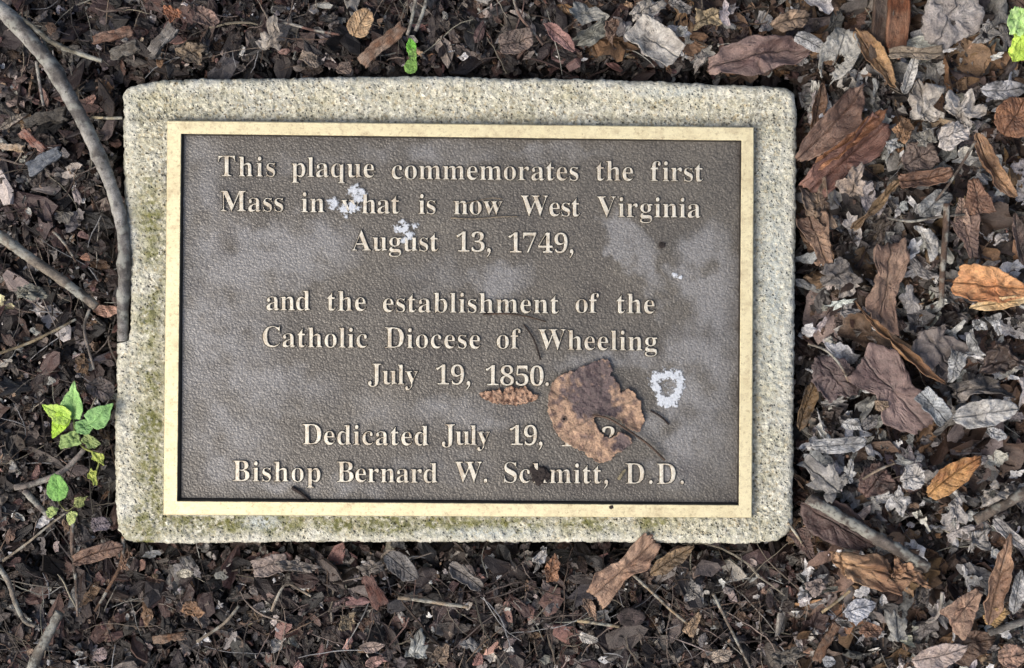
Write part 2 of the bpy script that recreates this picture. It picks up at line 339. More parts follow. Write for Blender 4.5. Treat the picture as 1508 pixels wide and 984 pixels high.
# outlines of the raised letters, in thousandths of the type size
GLYPHS = {
 '0': [[[188,-7],[150,-3],[118,7],[91,24],[69,48],[51,76],[39,111],[30,150],[25,193],[23,241],[25,289],[30,332],[39,371],[51,405],[69,433],[91,456],[118,473],[150,483],[189,486],[225,483],[257,473],[283,456],[305,433],[322,405],[336,370],[345,331],[351,288],[353,240],[351,193],[345,150],[336,110],[322,76],[305,47],[283,24],[256,7],[225,-3]],[[188,37],[210,43],[227,61],[237,91],[243,131],[247,181],[248,240],[247,300],[243,349],[237,390],[227,419],[211,437],[189,443],[166,437],[150,419],[139,390],[132,349],[128,300],[127,240],[128,181],[132,131],[139,91],[150,61],[166,43]]],
 '1': [[[65,0],[65,36],[120,36],[131,37],[139,40],[146,45],[150,53],[153,64],[154,79],[154,416],[137,396],[122,380],[108,365],[94,355],[81,348],[67,346],[57,347],[48,352],[40,359],[33,369],[29,381],[28,396],[42,400],[57,405],[74,412],[91,420],[111,432],[132,447],[179,482],[254,482],[254,79],[255,66],[257,56],[261,47],[267,41],[276,37],[288,36],[343,36],[343,0]]],
 '2': [[[24,0],[24,69],[123,171],[148,198],[170,223],[187,245],[200,266],[210,287],[218,307],[222,327],[225,349],[226,371],[225,395],[220,413],[212,427],[202,437],[189,443],[174,445],[153,442],[137,432],[126,416],[118,393],[114,364],[112,329],[88,331],[68,336],[50,344],[37,357],[29,374],[26,396],[28,411],[34,426],[43,441],[55,454],[72,465],[92,474],[116,481],[143,485],[174,486],[220,483],[258,473],[288,456],[310,434],[323,407],[328,375],[327,359],[324,344],[319,329],[313,314],[303,298],[291,281],[277,262],[259,242],[238,220],[214,195],[186,168],[154,138],[87,74],[244,74],[257,75],[269,79],[279,86],[288,95],[295,107],[300,120],[305,141],[345,141],[341,0]]],
 '3': [[[163,-7],[132,-5],[104,-2],[81,5],[62,13],[46,23],[34,35],[26,47],[20,60],[19,74],[21,90],[26,103],[36,113],[48,120],[61,125],[76,126],[78,100],[86,79],[99,62],[116,50],[135,43],[158,40],[173,41],[187,44],[199,49],[211,56],[221,66],[230,79],[236,95],[240,115],[241,139],[238,163],[229,184],[214,202],[194,216],[168,224],[137,227],[95,227],[95,269],[140,269],[166,272],[188,281],[204,296],[216,316],[223,340],[225,367],[223,390],[219,409],[211,424],[200,436],[186,443],[169,445],[154,444],[142,439],[133,430],[125,419],[120,406],[116,391],[113,375],[112,358],[111,341],[86,343],[64,348],[47,356],[34,367],[27,382],[24,401],[28,423],[41,444],[62,461],[91,475],[128,483],[173,486],[217,483],[255,474],[286,458],[309,436],[323,409],[328,377],[324,348],[315,323],[298,301],[277,283],[253,267],[225,256],[243,252],[261,246],[279,238],[297,228],[312,216],[326,201],[336,184],[342,163],[345,138],[343,112],[338,90],[329,70],[318,52],[304,37],[288,25],[271,15],[251,7],[230,1],[209,-3],[186,-6]]],
 '4': [[[121,0],[121,36],[140,36],[154,37],[167,39],[179,44],[188,52],[193,65],[195,84],[195,125],[9,125],[9,166],[199,480],[293,480],[293,169],[363,169],[363,125],[293,125],[293,84],[295,65],[300,52],[309,44],[320,39],[333,37],[348,36],[357,36],[357,0]],[[56,169],[195,169],[195,287],[195,307],[195,328],[196,351],[197,373],[198,395],[199,416],[197,410],[193,403],[189,394],[184,385],[179,376],[174,366],[168,356],[163,347],[158,338],[153,330],[149,324],[146,319]]],
 '5': [[[165,-7],[133,-5],[106,-1],[84,5],[66,14],[51,24],[40,35],[33,48],[28,61],[27,75],[29,89],[33,101],[42,109],[53,116],[66,120],[81,121],[81,108],[84,96],[88,83],[93,71],[101,61],[111,52],[123,46],[137,42],[154,40],[169,41],[183,45],[195,50],[207,58],[217,69],[226,83],[232,101],[236,122],[237,148],[234,178],[226,203],[213,223],[195,236],[173,244],[146,247],[130,247],[116,246],[103,243],[92,241],[82,238],[71,235],[40,247],[62,480],[316,480],[319,357],[281,357],[275,380],[273,388],[270,394],[267,399],[261,403],[254,405],[244,406],[105,406],[94,281],[102,284],[113,286],[126,288],[140,290],[154,291],[168,291],[216,287],[258,276],[293,256],[319,228],[335,192],[340,148],[338,120],[333,96],[324,75],[312,56],[299,40],[282,27],[265,16],[246,8],[226,1],[205,-3],[185,-6]]],
 '7': [[[111,0],[289,406],[113,406],[93,403],[80,391],[74,372],[70,338],[30,338],[33,480],[353,480],[353,447],[168,0]]],
 '8': [[[183,-7],[148,-5],[118,1],[91,11],[69,24],[51,39],[38,57],[28,78],[22,99],[20,122],[23,150],[32,173],[47,193],[67,211],[91,227],[119,242],[94,259],[74,276],[57,296],[45,316],[38,339],[36,364],[37,385],[42,404],[50,423],[62,441],[79,456],[99,469],[125,478],[156,484],[191,486],[235,483],[271,471],[299,453],[318,429],[330,401],[334,369],[332,344],[324,322],[310,305],[292,289],[270,274],[244,260],[280,240],[309,220],[330,199],[344,177],[352,153],[355,127],[350,88],[335,55],[310,29],[276,9],[234,-3]],[[203,283],[218,293],[230,304],[239,317],[245,332],[249,350],[250,370],[249,383],[247,395],[243,407],[237,418],[230,428],[222,436],[212,442],[200,446],[187,447],[170,445],[156,438],[145,426],[137,410],[132,392],[130,372],[132,351],[139,333],[149,318],[163,306],[181,294]],[[187,32],[208,34],[226,42],[241,55],[253,72],[260,92],[262,116],[259,136],[252,154],[239,170],[220,185],[195,200],[164,216],[150,205],[137,192],[126,178],[118,161],[112,142],[111,120],[113,95],[120,74],[132,56],[147,42],[165,34]]],
 '9': [[[152,-7],[127,-5],[106,-2],[88,4],[73,12],[62,22],[53,33],[47,45],[44,57],[42,69],[43,79],[46,87],[50,94],[57,100],[65,104],[75,107],[83,88],[92,71],[103,56],[118,45],[135,38],[156,36],[205,57],[237,122],[251,230],[240,218],[227,207],[212,198],[195,191],[176,186],[155,185],[119,189],[87,201],[60,220],[40,248],[28,282],[24,324],[26,355],[32,383],[42,409],[56,431],[74,450],[95,466],[120,477],[147,484],[177,486],[209,484],[238,476],[264,463],[287,444],[307,420],[323,390],[335,353],[343,310],[345,261],[344,225],[340,190],[334,157],[326,126],[315,97],[301,72],[284,49],[264,30],[241,14],[215,3],[185,-4]],[[184,233],[199,234],[212,239],[224,245],[235,255],[243,265],[251,278],[248,330],[242,372],[231,403],[217,424],[201,437],[181,441],[164,438],[149,429],[137,413],[128,391],[123,362],[121,328],[128,275],[149,244]]],
 'A': [[[-9,0],[-9,18],[4,19],[14,24],[24,30],[32,41],[41,55],[49,75],[206,466],[224,465],[384,87],[394,65],[403,47],[411,34],[420,25],[430,20],[443,18],[443,0],[229,0],[229,18],[259,21],[277,30],[283,46],[282,54],[279,66],[273,81],[253,132],[103,132],[79,71],[77,67],[76,63],[76,59],[75,54],[75,51],[75,48],[80,32],[96,21],[124,18],[128,18],[128,0]],[[113,161],[242,161],[177,319]]],
 'B': [[[16,0],[16,17],[36,20],[52,25],[62,32],[69,44],[73,60],[75,82],[75,369],[74,386],[72,401],[69,412],[65,421],[59,428],[51,433],[41,436],[30,438],[15,439],[15,455],[220,455],[318,444],[377,409],[396,351],[384,302],[348,268],[287,247],[360,223],[404,185],[418,132],[413,93],[397,61],[371,35],[335,15],[291,4],[238,0]],[[182,252],[188,252],[220,254],[245,261],[263,272],[275,290],[282,314],[285,345],[283,373],[278,395],[269,412],[257,424],[239,431],[216,434],[203,433],[193,430],[188,425],[185,417],[183,406],[182,391]],[[222,24],[248,27],[268,35],[283,49],[293,69],[299,95],[301,128],[298,162],[290,188],[277,208],[258,221],[231,228],[197,231],[182,231],[182,65],[183,51],[186,41],[190,33],[198,28],[208,25]]],
 'C': [[[257,-11],[213,-7],[174,3],[137,20],[105,43],[78,71],[56,104],[39,142],[29,184],[26,228],[30,273],[39,314],[56,351],[79,384],[106,412],[139,435],[176,452],[216,462],[259,465],[292,463],[328,454],[367,440],[374,437],[381,436],[388,435],[402,439],[413,449],[419,465],[437,465],[437,308],[420,308],[403,347],[381,380],[356,407],[328,427],[298,439],[265,443],[198,419],[157,347],[144,226],[159,114],[203,46],[278,24],[305,26],[331,33],[358,45],[383,61],[407,81],[428,106],[447,89],[395,33],[332,0]]],
 'D': [[[20,0],[20,17],[39,19],[53,23],[63,30],[69,39],[73,54],[74,75],[74,374],[72,397],[68,415],[61,426],[50,433],[35,437],[15,439],[15,455],[222,455],[296,449],[357,429],[405,396],[440,351],[461,295],[468,228],[441,101],[362,25],[228,0]],[[222,24],[262,30],[295,47],[319,75],[337,115],[347,166],[351,229],[336,342],[294,410],[223,433],[208,432],[197,429],[190,423],[185,415],[183,402],[182,385],[182,72],[183,55],[185,42],[190,34],[197,29],[208,25]]],
 'J': [[[109,-65],[88,-64],[69,-60],[51,-54],[36,-45],[22,-35],[11,-22],[3,-8],[-2,7],[-3,23],[-2,38],[3,50],[11,61],[21,68],[32,73],[44,75],[58,73],[69,69],[79,62],[87,52],[91,41],[93,28],[92,18],[89,8],[85,-1],[80,-10],[77,-16],[77,-19],[80,-31],[89,-38],[105,-40],[120,-39],[131,-33],[139,-25],[144,-13],[147,3],[148,21],[148,367],[147,384],[145,398],[142,409],[138,418],[131,425],[122,430],[111,434],[97,437],[79,439],[79,455],[314,455],[314,439],[299,437],[287,434],[277,431],[269,426],[263,419],[260,411],[257,399],[256,385],[255,367],[255,89],[239,3],[190,-48]]],
 'M': [[[14,0],[14,17],[34,20],[50,24],[61,32],[69,43],[74,58],[75,79],[75,382],[75,396],[73,407],[71,416],[66,423],[61,428],[53,432],[43,435],[30,437],[15,439],[15,455],[185,455],[317,142],[449,455],[617,455],[617,439],[598,436],[583,430],[573,423],[566,412],[561,397],[560,378],[560,85],[561,68],[562,54],[565,43],[569,34],[574,28],[582,23],[591,20],[602,18],[617,17],[617,0],[396,0],[396,17],[410,19],[423,22],[433,25],[440,29],[446,36],[450,44],[453,54],[454,68],[455,83],[455,399],[288,0],[270,0],[105,389],[105,80],[107,57],[112,41],[120,30],[131,23],[148,19],[169,17],[169,0]]],
 'S': [[[43,-11],[43,158],[62,158],[75,113],[91,77],[111,50],[136,30],[164,19],[197,15],[220,17],[241,24],[257,36],[269,51],[276,69],[279,89],[273,117],[255,140],[225,160],[163,191],[127,210],[99,231],[77,253],[62,276],[53,302],[50,332],[52,358],[57,381],[67,403],[80,421],[96,437],[115,449],[136,459],[160,464],[185,466],[199,466],[213,464],[229,461],[246,458],[264,453],[282,448],[286,447],[289,446],[291,446],[294,445],[297,445],[300,445],[310,447],[317,454],[320,466],[339,466],[339,319],[322,319],[315,343],[305,365],[293,385],[280,402],[265,417],[248,429],[231,438],[213,443],[194,445],[173,443],[155,437],[140,426],[128,413],[122,398],[120,380],[121,364],[127,349],[137,336],[151,325],[168,314],[189,303],[253,273],[279,260],[300,247],[317,233],[331,219],[342,204],[350,188],[355,171],[358,153],[359,133],[357,106],[350,80],[339,58],[323,38],[304,21],[281,8],[254,-2],[225,-8],[192,-10],[181,-10],[170,-9],[158,-8],[147,-6],[136,-3],[126,1],[115,4],[106,7],[98,9],[92,11],[88,12],[85,12],[78,12],[73,10],[69,7],[66,3],[64,-3],[61,-11]]],
 'T': [[[92,0],[92,17],[114,19],[130,23],[142,31],[150,42],[154,59],[156,81],[156,433],[149,433],[116,430],[88,420],[65,403],[47,380],[35,352],[29,318],[11,318],[11,455],[410,455],[410,317],[394,317],[375,382],[333,420],[269,433],[263,433],[263,81],[265,58],[269,41],[276,30],[288,23],[305,19],[328,17],[328,0]]],
 'V': [[[212,-13],[44,381],[37,396],[30,409],[22,420],[14,429],[1,435],[-14,439],[-14,455],[211,455],[211,439],[192,438],[177,436],[166,432],[159,427],[154,419],[152,410],[153,402],[156,391],[161,378],[259,143],[348,377],[352,389],[354,400],[355,409],[353,419],[349,427],[342,432],[331,435],[317,438],[299,439],[299,455],[442,455],[442,439],[429,437],[418,434],[408,427],[400,418],[391,403],[382,383],[230,-13]]],
 'W': [[[171,-11],[32,393],[27,407],[21,419],[15,427],[8,433],[-2,437],[-15,439],[-15,455],[181,455],[181,439],[168,438],[157,435],[150,432],[145,427],[141,420],[140,410],[141,400],[144,387],[148,373],[223,153],[301,353],[286,399],[281,413],[274,423],[267,429],[258,434],[245,437],[229,439],[229,455],[439,455],[439,439],[413,436],[398,427],[393,412],[394,405],[396,397],[399,386],[474,166],[541,369],[545,384],[548,397],[549,406],[547,417],[544,425],[538,430],[529,434],[518,437],[503,439],[503,455],[624,455],[624,439],[612,435],[602,429],[594,421],[588,410],[581,396],[575,379],[446,-11],[428,-11],[316,309],[190,-11]]],
 'a': [[[255,-10],[226,-5],[208,10],[200,35],[168,11],[133,-4],[95,-9],[74,-6],[55,0],[40,11],[29,26],[22,43],[20,63],[25,91],[39,115],[63,136],[98,155],[143,173],[199,190],[199,241],[197,258],[193,272],[187,282],[177,290],[164,294],[148,296],[123,293],[109,286],[104,274],[105,270],[108,264],[113,257],[119,248],[122,239],[123,231],[121,220],[117,210],[110,202],[100,196],[90,192],[77,191],[64,192],[54,196],[45,203],[38,212],[34,223],[33,236],[35,252],[40,266],[49,278],[62,290],[77,300],[95,308],[115,314],[137,317],[162,318],[205,315],[239,307],[263,292],[280,271],[290,244],[293,210],[293,62],[293,52],[294,45],[295,40],[297,37],[300,35],[304,34],[309,35],[314,38],[320,42],[329,28],[306,7],[281,-6]],[[151,34],[158,34],[165,37],[174,41],[183,47],[191,54],[199,63],[199,169],[154,151],[127,123],[118,84],[122,56],[133,39]]],
 'b': [[[43,-11],[43,388],[42,407],[40,420],[37,428],[31,434],[21,437],[8,439],[8,455],[138,455],[138,279],[162,301],[190,314],[221,318],[244,316],[265,310],[284,299],[301,284],[315,266],[326,245],[335,221],[340,195],[342,166],[340,133],[333,103],[323,75],[308,51],[291,30],[270,13],[246,0],[220,-8],[192,-10],[162,-6],[133,7],[105,28],[53,-11]],[[183,14],[204,18],[220,30],[232,49],[239,77],[244,114],[245,160],[244,197],[239,228],[231,251],[220,267],[204,277],[184,280],[174,279],[164,275],[155,270],[147,262],[142,253],[138,242],[138,69],[143,38],[158,20]]],
 'c': [[[156,-10],[131,-8],[108,-1],[87,11],[67,26],[51,45],[38,68],[28,93],[21,120],[19,150],[22,181],[29,210],[40,237],[55,260],[74,280],[96,297],[120,309],[146,317],[175,319],[204,317],[230,310],[250,298],[265,283],[274,265],[277,245],[276,233],[272,223],[266,215],[258,209],[248,205],[236,204],[214,209],[201,225],[196,251],[196,254],[196,258],[197,261],[197,265],[197,268],[197,271],[194,286],[185,294],[169,297],[138,285],[118,248],[112,187],[115,142],[123,105],[137,76],[156,55],[178,42],[204,38],[227,42],[250,53],[271,72],[285,60],[248,21],[205,-2]]],
 'd': [[[140,-10],[117,-8],[97,-1],[78,10],[61,26],[47,44],[35,66],[26,91],[21,118],[19,147],[21,180],[27,210],[36,237],[48,261],[63,281],[81,297],[101,309],[123,316],[146,318],[175,314],[201,301],[223,280],[223,401],[222,413],[218,423],[212,430],[203,435],[191,438],[176,439],[176,455],[319,455],[319,75],[320,60],[322,49],[325,41],[330,35],[340,30],[353,28],[353,11],[315,8],[271,1],[223,-10],[223,39],[201,12],[173,-5]],[[171,28],[182,30],[192,34],[202,41],[211,51],[218,62],[223,76],[223,242],[220,252],[214,262],[206,270],[196,276],[186,279],[174,281],[155,277],[141,267],[130,250],[123,225],[119,193],[118,153],[119,115],[123,83],[130,58],[140,42],[153,32]]],
 'e': [[[154,-10],[129,-8],[106,-1],[85,10],[66,26],[50,45],[37,69],[27,95],[21,125],[19,157],[21,187],[28,215],[38,240],[51,263],[68,282],[87,298],[109,309],[132,316],[157,318],[193,314],[224,301],[249,280],[268,251],[279,216],[283,173],[283,166],[117,166],[127,97],[154,56],[199,42],[225,47],[248,62],[270,86],[285,73],[248,27],[205,-1]],[[116,192],[201,192],[201,215],[201,241],[198,261],[193,277],[186,288],[175,295],[161,297],[136,286],[121,255],[116,203]]],
 'f': [[[15,0],[15,16],[25,17],[34,19],[40,22],[44,25],[47,30],[50,35],[51,42],[52,55],[52,73],[52,277],[16,277],[16,310],[52,310],[52,353],[56,386],[67,413],[85,436],[109,452],[139,461],[174,465],[200,463],[222,456],[240,446],[253,432],[261,417],[263,400],[262,386],[258,375],[252,367],[244,360],[235,357],[224,355],[213,356],[203,360],[195,365],[189,372],[186,381],[185,391],[186,400],[188,410],[193,420],[194,422],[195,424],[196,426],[197,429],[197,431],[197,433],[196,438],[190,442],[180,443],[168,442],[159,437],[153,430],[150,419],[148,406],[148,390],[148,310],[203,310],[203,277],[148,277],[148,65],[149,47],[152,34],[158,26],[167,20],[181,17],[199,16],[199,0]]],
 'g': [[[146,-140],[106,-138],[73,-132],[48,-122],[29,-108],[18,-92],[14,-75],[20,-54],[38,-38],[69,-26],[44,-10],[29,9],[24,30],[26,46],[32,61],[42,74],[57,86],[77,98],[102,110],[58,135],[31,169],[22,212],[24,232],[30,251],[40,268],[53,282],[69,295],[88,305],[109,312],[132,317],[157,318],[183,317],[208,312],[233,304],[317,304],[317,268],[268,268],[281,248],[289,226],[291,203],[290,185],[285,167],[276,151],[264,137],[250,125],[234,116],[215,108],[194,104],[172,103],[167,103],[162,103],[157,103],[152,104],[147,104],[142,104],[131,103],[121,100],[112,94],[106,87],[102,80],[101,71],[105,59],[119,51],[141,49],[175,49],[208,48],[236,45],[259,40],[277,33],[292,24],[303,13],[310,-1],[314,-18],[316,-37],[311,-67],[296,-92],[272,-113],[239,-128],[197,-137]],[[157,124],[172,127],[183,134],[190,146],[195,163],[198,184],[199,211],[198,238],[195,260],[190,276],[183,288],[172,295],[157,297],[143,295],[132,288],[124,276],[118,260],[115,238],[114,211],[115,184],[118,163],[124,146],[132,134],[143,127]],[[161,-116],[218,-111],[252,-94],[263,-66],[262,-55],[257,-47],[249,-41],[238,-37],[223,-35],[205,-34],[97,-34],[84,-45],[76,-58],[73,-73],[76,-84],[83,-94],[95,-103],[111,-111],[133,-115]]],
 'h': [[[18,0],[18,16],[30,17],[39,21],[45,26],[49,33],[52,43],[52,56],[52,399],[52,412],[49,422],[46,429],[40,435],[31,438],[19,440],[19,455],[148,455],[148,267],[175,295],[207,313],[243,318],[292,306],[321,271],[330,212],[330,56],[331,43],[333,33],[337,26],[343,21],[352,17],[363,16],[363,0],[202,0],[202,16],[207,16],[223,21],[232,34],[235,56],[235,217],[234,234],[232,247],[229,258],[223,265],[215,270],[203,271],[183,267],[164,255],[148,235],[148,56],[148,43],[151,33],[154,26],[160,21],[168,17],[180,16],[180,0]]],
 'i': [[[101,362],[87,364],[75,368],[65,376],[57,387],[52,399],[50,412],[52,426],[57,438],[65,449],[75,457],[87,462],[101,463],[114,462],[126,457],[137,449],[145,438],[150,426],[151,412],[149,399],[145,387],[136,376],[126,368],[114,364]],[[18,0],[18,16],[30,18],[39,21],[45,26],[49,32],[52,43],[52,56],[52,252],[52,267],[50,278],[47,285],[41,289],[32,292],[20,293],[21,310],[148,310],[148,56],[149,43],[151,33],[154,26],[160,21],[168,18],[180,16],[180,0]]],
 'l': [[[18,0],[18,16],[30,18],[39,21],[45,26],[49,32],[52,43],[52,56],[52,398],[52,411],[50,421],[47,429],[42,434],[33,438],[20,439],[20,455],[148,455],[148,56],[149,43],[151,33],[154,26],[160,21],[168,18],[180,16],[180,0]]],
 'm': [[[18,0],[18,16],[30,17],[39,21],[45,26],[49,33],[52,43],[52,56],[52,253],[52,266],[49,276],[46,284],[40,289],[31,293],[19,294],[19,310],[146,310],[146,265],[173,294],[204,312],[237,318],[277,312],[305,293],[320,261],[348,293],[381,312],[418,318],[465,306],[494,271],[504,212],[504,56],[504,43],[507,33],[510,26],[516,21],[524,17],[536,16],[536,0],[377,0],[377,16],[389,18],[397,21],[403,26],[407,34],[409,44],[410,56],[410,217],[409,234],[407,247],[404,258],[398,265],[389,270],[377,271],[358,268],[341,256],[324,237],[324,56],[325,44],[327,34],[331,26],[336,21],[345,18],[356,16],[356,0],[199,0],[199,16],[211,18],[219,21],[225,26],[229,34],[231,44],[232,56],[232,217],[231,233],[229,247],[226,258],[220,265],[211,270],[199,271],[180,267],[162,255],[146,235],[146,56],[147,44],[149,34],[152,27],[158,21],[166,18],[177,16],[177,0]]],
 'n': [[[18,0],[18,16],[30,17],[39,21],[45,26],[49,33],[52,43],[52,56],[52,253],[52,266],[49,276],[46,284],[40,289],[31,293],[19,294],[19,310],[148,310],[148,267],[175,296],[207,313],[243,318],[292,306],[321,271],[330,212],[330,56],[331,43],[333,33],[337,26],[343,21],[352,17],[363,16],[363,0],[202,0],[202,16],[207,16],[223,21],[232,34],[235,56],[235,217],[234,234],[232,247],[229,258],[223,265],[215,270],[203,271],[183,267],[164,255],[148,235],[148,56],[148,43],[151,33],[154,26],[160,21],[168,17],[180,16],[180,0]]],
 'o': [[[169,-10],[140,-8],[114,-1],[90,11],[69,27],[52,47],[38,70],[27,96],[21,124],[19,154],[21,184],[27,213],[38,239],[52,262],[69,281],[90,297],[114,309],[140,316],[168,318],[196,316],[222,309],[245,298],[266,282],[283,263],[298,240],[308,214],[315,185],[317,154],[315,123],[308,94],[298,69],[284,46],[266,26],[245,11],[222,-1],[197,-8]],[[169,11],[186,14],[199,24],[209,39],[212,50],[215,64],[217,81],[219,102],[219,126],[220,154],[218,206],[214,245],[208,271],[198,286],[185,296],[169,299],[151,296],[138,286],[128,271],[122,245],[118,206],[117,154],[117,127],[118,103],[120,82],[122,64],[125,50],[128,39],[138,24],[152,14]]],
 'p': [[[17,-139],[17,-124],[27,-123],[34,-120],[40,-117],[45,-113],[48,-107],[50,-101],[51,-92],[52,-80],[52,-64],[52,243],[52,261],[50,275],[46,283],[41,288],[32,292],[19,295],[19,310],[143,310],[143,263],[166,294],[195,313],[230,319],[253,317],[274,310],[293,298],[309,283],[323,264],[335,241],[343,216],[348,189],[350,160],[348,128],[343,99],[334,72],[323,48],[308,28],[291,12],[272,0],[250,-8],[227,-10],[196,-5],[170,9],[148,32],[148,-58],[148,-74],[150,-88],[152,-99],[155,-107],[160,-113],[167,-118],[175,-120],[185,-122],[197,-123],[197,-139]],[[195,28],[214,32],[229,42],[239,59],[247,84],[251,116],[253,154],[251,192],[247,223],[241,248],[232,265],[218,275],[199,278],[179,273],[162,259],[148,235],[148,69],[160,46],[176,33]]],
 'q': [[[175,-139],[175,-123],[192,-121],[205,-118],[214,-114],[219,-107],[223,-97],[224,-83],[224,29],[200,8],[173,-5],[142,-9],[119,-7],[98,-1],[79,10],[62,25],[47,43],[36,64],[27,88],[22,115],[20,144],[22,176],[29,207],[40,234],[54,259],[72,280],[93,297],[117,309],[142,317],[170,319],[200,315],[229,302],[257,281],[309,320],[320,320],[320,-83],[320,-96],[323,-106],[326,-113],[332,-118],[342,-122],[354,-123],[354,-139]],[[179,30],[189,31],[198,34],[208,40],[215,47],[221,56],[224,67],[224,241],[219,271],[204,289],[179,295],[159,291],[143,280],[131,261],[123,234],[118,199],[117,156],[118,117],[123,85],[131,60],[142,43],[158,33]]],
 'r': [[[18,0],[18,16],[30,18],[39,21],[45,26],[49,32],[52,43],[52,56],[52,252],[52,267],[50,278],[46,285],[41,289],[32,292],[20,293],[21,310],[146,310],[146,252],[158,272],[172,288],[187,301],[203,311],[218,316],[233,318],[250,317],[264,312],[275,304],[283,293],[288,281],[289,266],[288,254],[284,243],[278,234],[270,228],[260,224],[248,222],[237,223],[229,226],[222,231],[217,237],[212,243],[207,250],[202,255],[196,259],[189,260],[179,258],[171,252],[162,241],[155,228],[151,211],[149,192],[149,56],[150,42],[153,32],[159,25],[167,21],[180,18],[197,16],[197,0]]],
 's': [[[151,-10],[132,-8],[111,-3],[87,6],[82,8],[78,8],[73,9],[64,7],[56,1],[51,-9],[36,-9],[36,105],[53,105],[61,79],[72,57],[87,39],[103,26],[121,17],[140,15],[156,16],[168,20],[179,27],[186,35],[191,46],[192,58],[188,76],[176,92],[156,105],[107,130],[85,142],[68,155],[54,169],[45,185],[39,202],[37,220],[40,247],[49,270],[65,291],[86,306],[111,316],[141,319],[149,319],[157,318],[166,316],[176,314],[187,311],[199,308],[201,307],[204,307],[206,306],[209,305],[211,305],[213,305],[220,306],[226,311],[230,319],[244,319],[244,222],[228,222],[220,244],[209,262],[196,277],[182,288],[166,294],[149,296],[136,295],[125,292],[116,286],[110,278],[106,269],[105,259],[106,249],[109,240],[115,232],[123,225],[134,218],[146,212],[191,189],[212,178],[229,165],[241,151],[250,136],[255,117],[257,95],[254,65],[244,39],[228,18],[206,2],[181,-7]]],
 't': [[[124,-9],[99,-7],[80,-1],[66,10],[56,26],[50,46],[48,71],[48,279],[20,279],[20,300],[46,324],[68,347],[88,369],[105,389],[118,407],[129,424],[144,424],[144,310],[208,310],[208,279],[144,279],[144,82],[145,69],[147,59],[149,51],[154,45],[160,41],[168,40],[183,44],[195,56],[206,75],[222,66],[198,24],[165,-1]]],
 'u': [[[131,-10],[103,-7],[81,2],[65,17],[54,38],[48,65],[46,97],[46,248],[45,262],[43,274],[39,282],[33,289],[24,293],[11,294],[11,310],[142,310],[142,74],[143,63],[146,54],[151,46],[158,40],[166,37],[177,36],[196,39],[213,49],[228,66],[228,248],[228,263],[225,275],[221,283],[214,289],[204,293],[189,294],[189,310],[324,310],[324,70],[325,56],[327,46],[331,39],[338,34],[347,31],[360,30],[360,13],[321,10],[277,3],[228,-10],[228,40],[216,26],[202,13],[186,3],[169,-4],[150,-9]]],
 'w': [[[122,-10],[17,265],[14,272],[10,279],[6,284],[1,289],[-4,292],[-11,293],[-11,310],[138,310],[138,293],[130,293],[124,291],[120,289],[117,286],[115,282],[114,276],[114,273],[115,269],[116,266],[117,262],[118,257],[120,253],[167,127],[211,235],[201,266],[197,276],[193,283],[190,288],[185,292],[177,294],[168,295],[168,310],[323,310],[323,293],[308,291],[299,285],[296,276],[296,274],[296,272],[296,269],[297,266],[297,264],[298,262],[336,141],[382,256],[385,263],[386,270],[387,275],[386,281],[384,286],[380,289],[374,291],[366,293],[356,295],[356,310],[445,310],[445,295],[437,293],[430,290],[425,284],[420,277],[416,268],[412,258],[304,-10],[289,-10],[223,197],[140,-10]]],
 'y': [[[52,-140],[36,-139],[22,-133],[10,-125],[1,-113],[-5,-100],[-7,-84],[-5,-73],[-2,-62],[5,-53],[13,-46],[24,-41],[36,-40],[46,-41],[56,-44],[64,-49],[70,-57],[73,-65],[75,-76],[75,-78],[74,-79],[74,-81],[74,-83],[74,-85],[74,-87],[75,-94],[79,-97],[86,-99],[94,-96],[104,-88],[114,-74],[120,-65],[125,-55],[129,-44],[133,-32],[137,-19],[140,-5],[36,251],[32,260],[28,268],[25,275],[21,280],[18,285],[15,287],[11,291],[4,293],[-3,293],[-5,293],[-5,310],[162,310],[162,293],[151,293],[142,291],[136,289],[132,286],[129,281],[128,275],[128,272],[129,270],[130,267],[131,263],[132,260],[133,257],[185,119],[230,241],[233,248],[235,254],[236,260],[237,265],[238,270],[238,274],[237,281],[234,286],[229,289],[223,292],[214,293],[203,293],[203,310],[300,310],[300,293],[291,292],[283,288],[277,281],[271,271],[265,258],[259,242],[162,-24],[151,-53],[140,-77],[129,-96],[118,-111],[107,-122],[95,-131],[83,-136],[68,-139]]],
}

# ------------------------------------------------------------------ the setting: soil
OUT = [(182,140),(187,131),(205,124),(240,119),(300,117),(400,116),(470,114),(600,113),(700,113),(720,116),(800,116),(860,117),(985,121),(1050,125),(1130,127),(1158,130),(1170,139),(1173,160),(1172,300),(1170,450),(1169,600),(1167,768),(1161,785),(1145,797),(1100,800),(1000,799),(800,798),(600,798),(440,798),(300,800),(240,799),(200,798),(183,793),(174,780),(170,740),(170,650),(172,520),(173,505),(190,502),(192,480),(191,400),(192,371),(186,366),(184,300),(182,220)]
ZB = 0.0405                    # top of the concrete block

def in_block(px, py, m=0.0):
    """inside the block's footprint grown by m photo pixels (numpy or float)"""
    return (px > 176 - m) & (px < 1171 + m) & (py > 118 - m) & (py < 799 + m)

def soil_h(x, y):
    """height of the bare soil at world x, y (numpy)"""
    h = 0.016 * vnoise(x * 9 + 40, y * 9 + 40) + 0.010 * vnoise(x * 31 + 7, y * 31 + 90) + 0.005 * vnoise(x * 95 + 70, y * 95 + 20)
    px, py = x * PXM / ZCAM + 754, 492 - y * PXM / ZCAM
    dx = np.maximum(np.maximum(176 - px, px - 1171), 0); dy = np.maximum(np.maximum(118 - py, py - 799), 0)
    d = np.sqrt(dx * dx + dy * dy)
    trench = np.where(d < 40, (1 - d / 40.0) ** 1.5, 0) * (0.010 + 0.008 * (py > 790) + 0.004 * (px > 1160))
    return h - trench

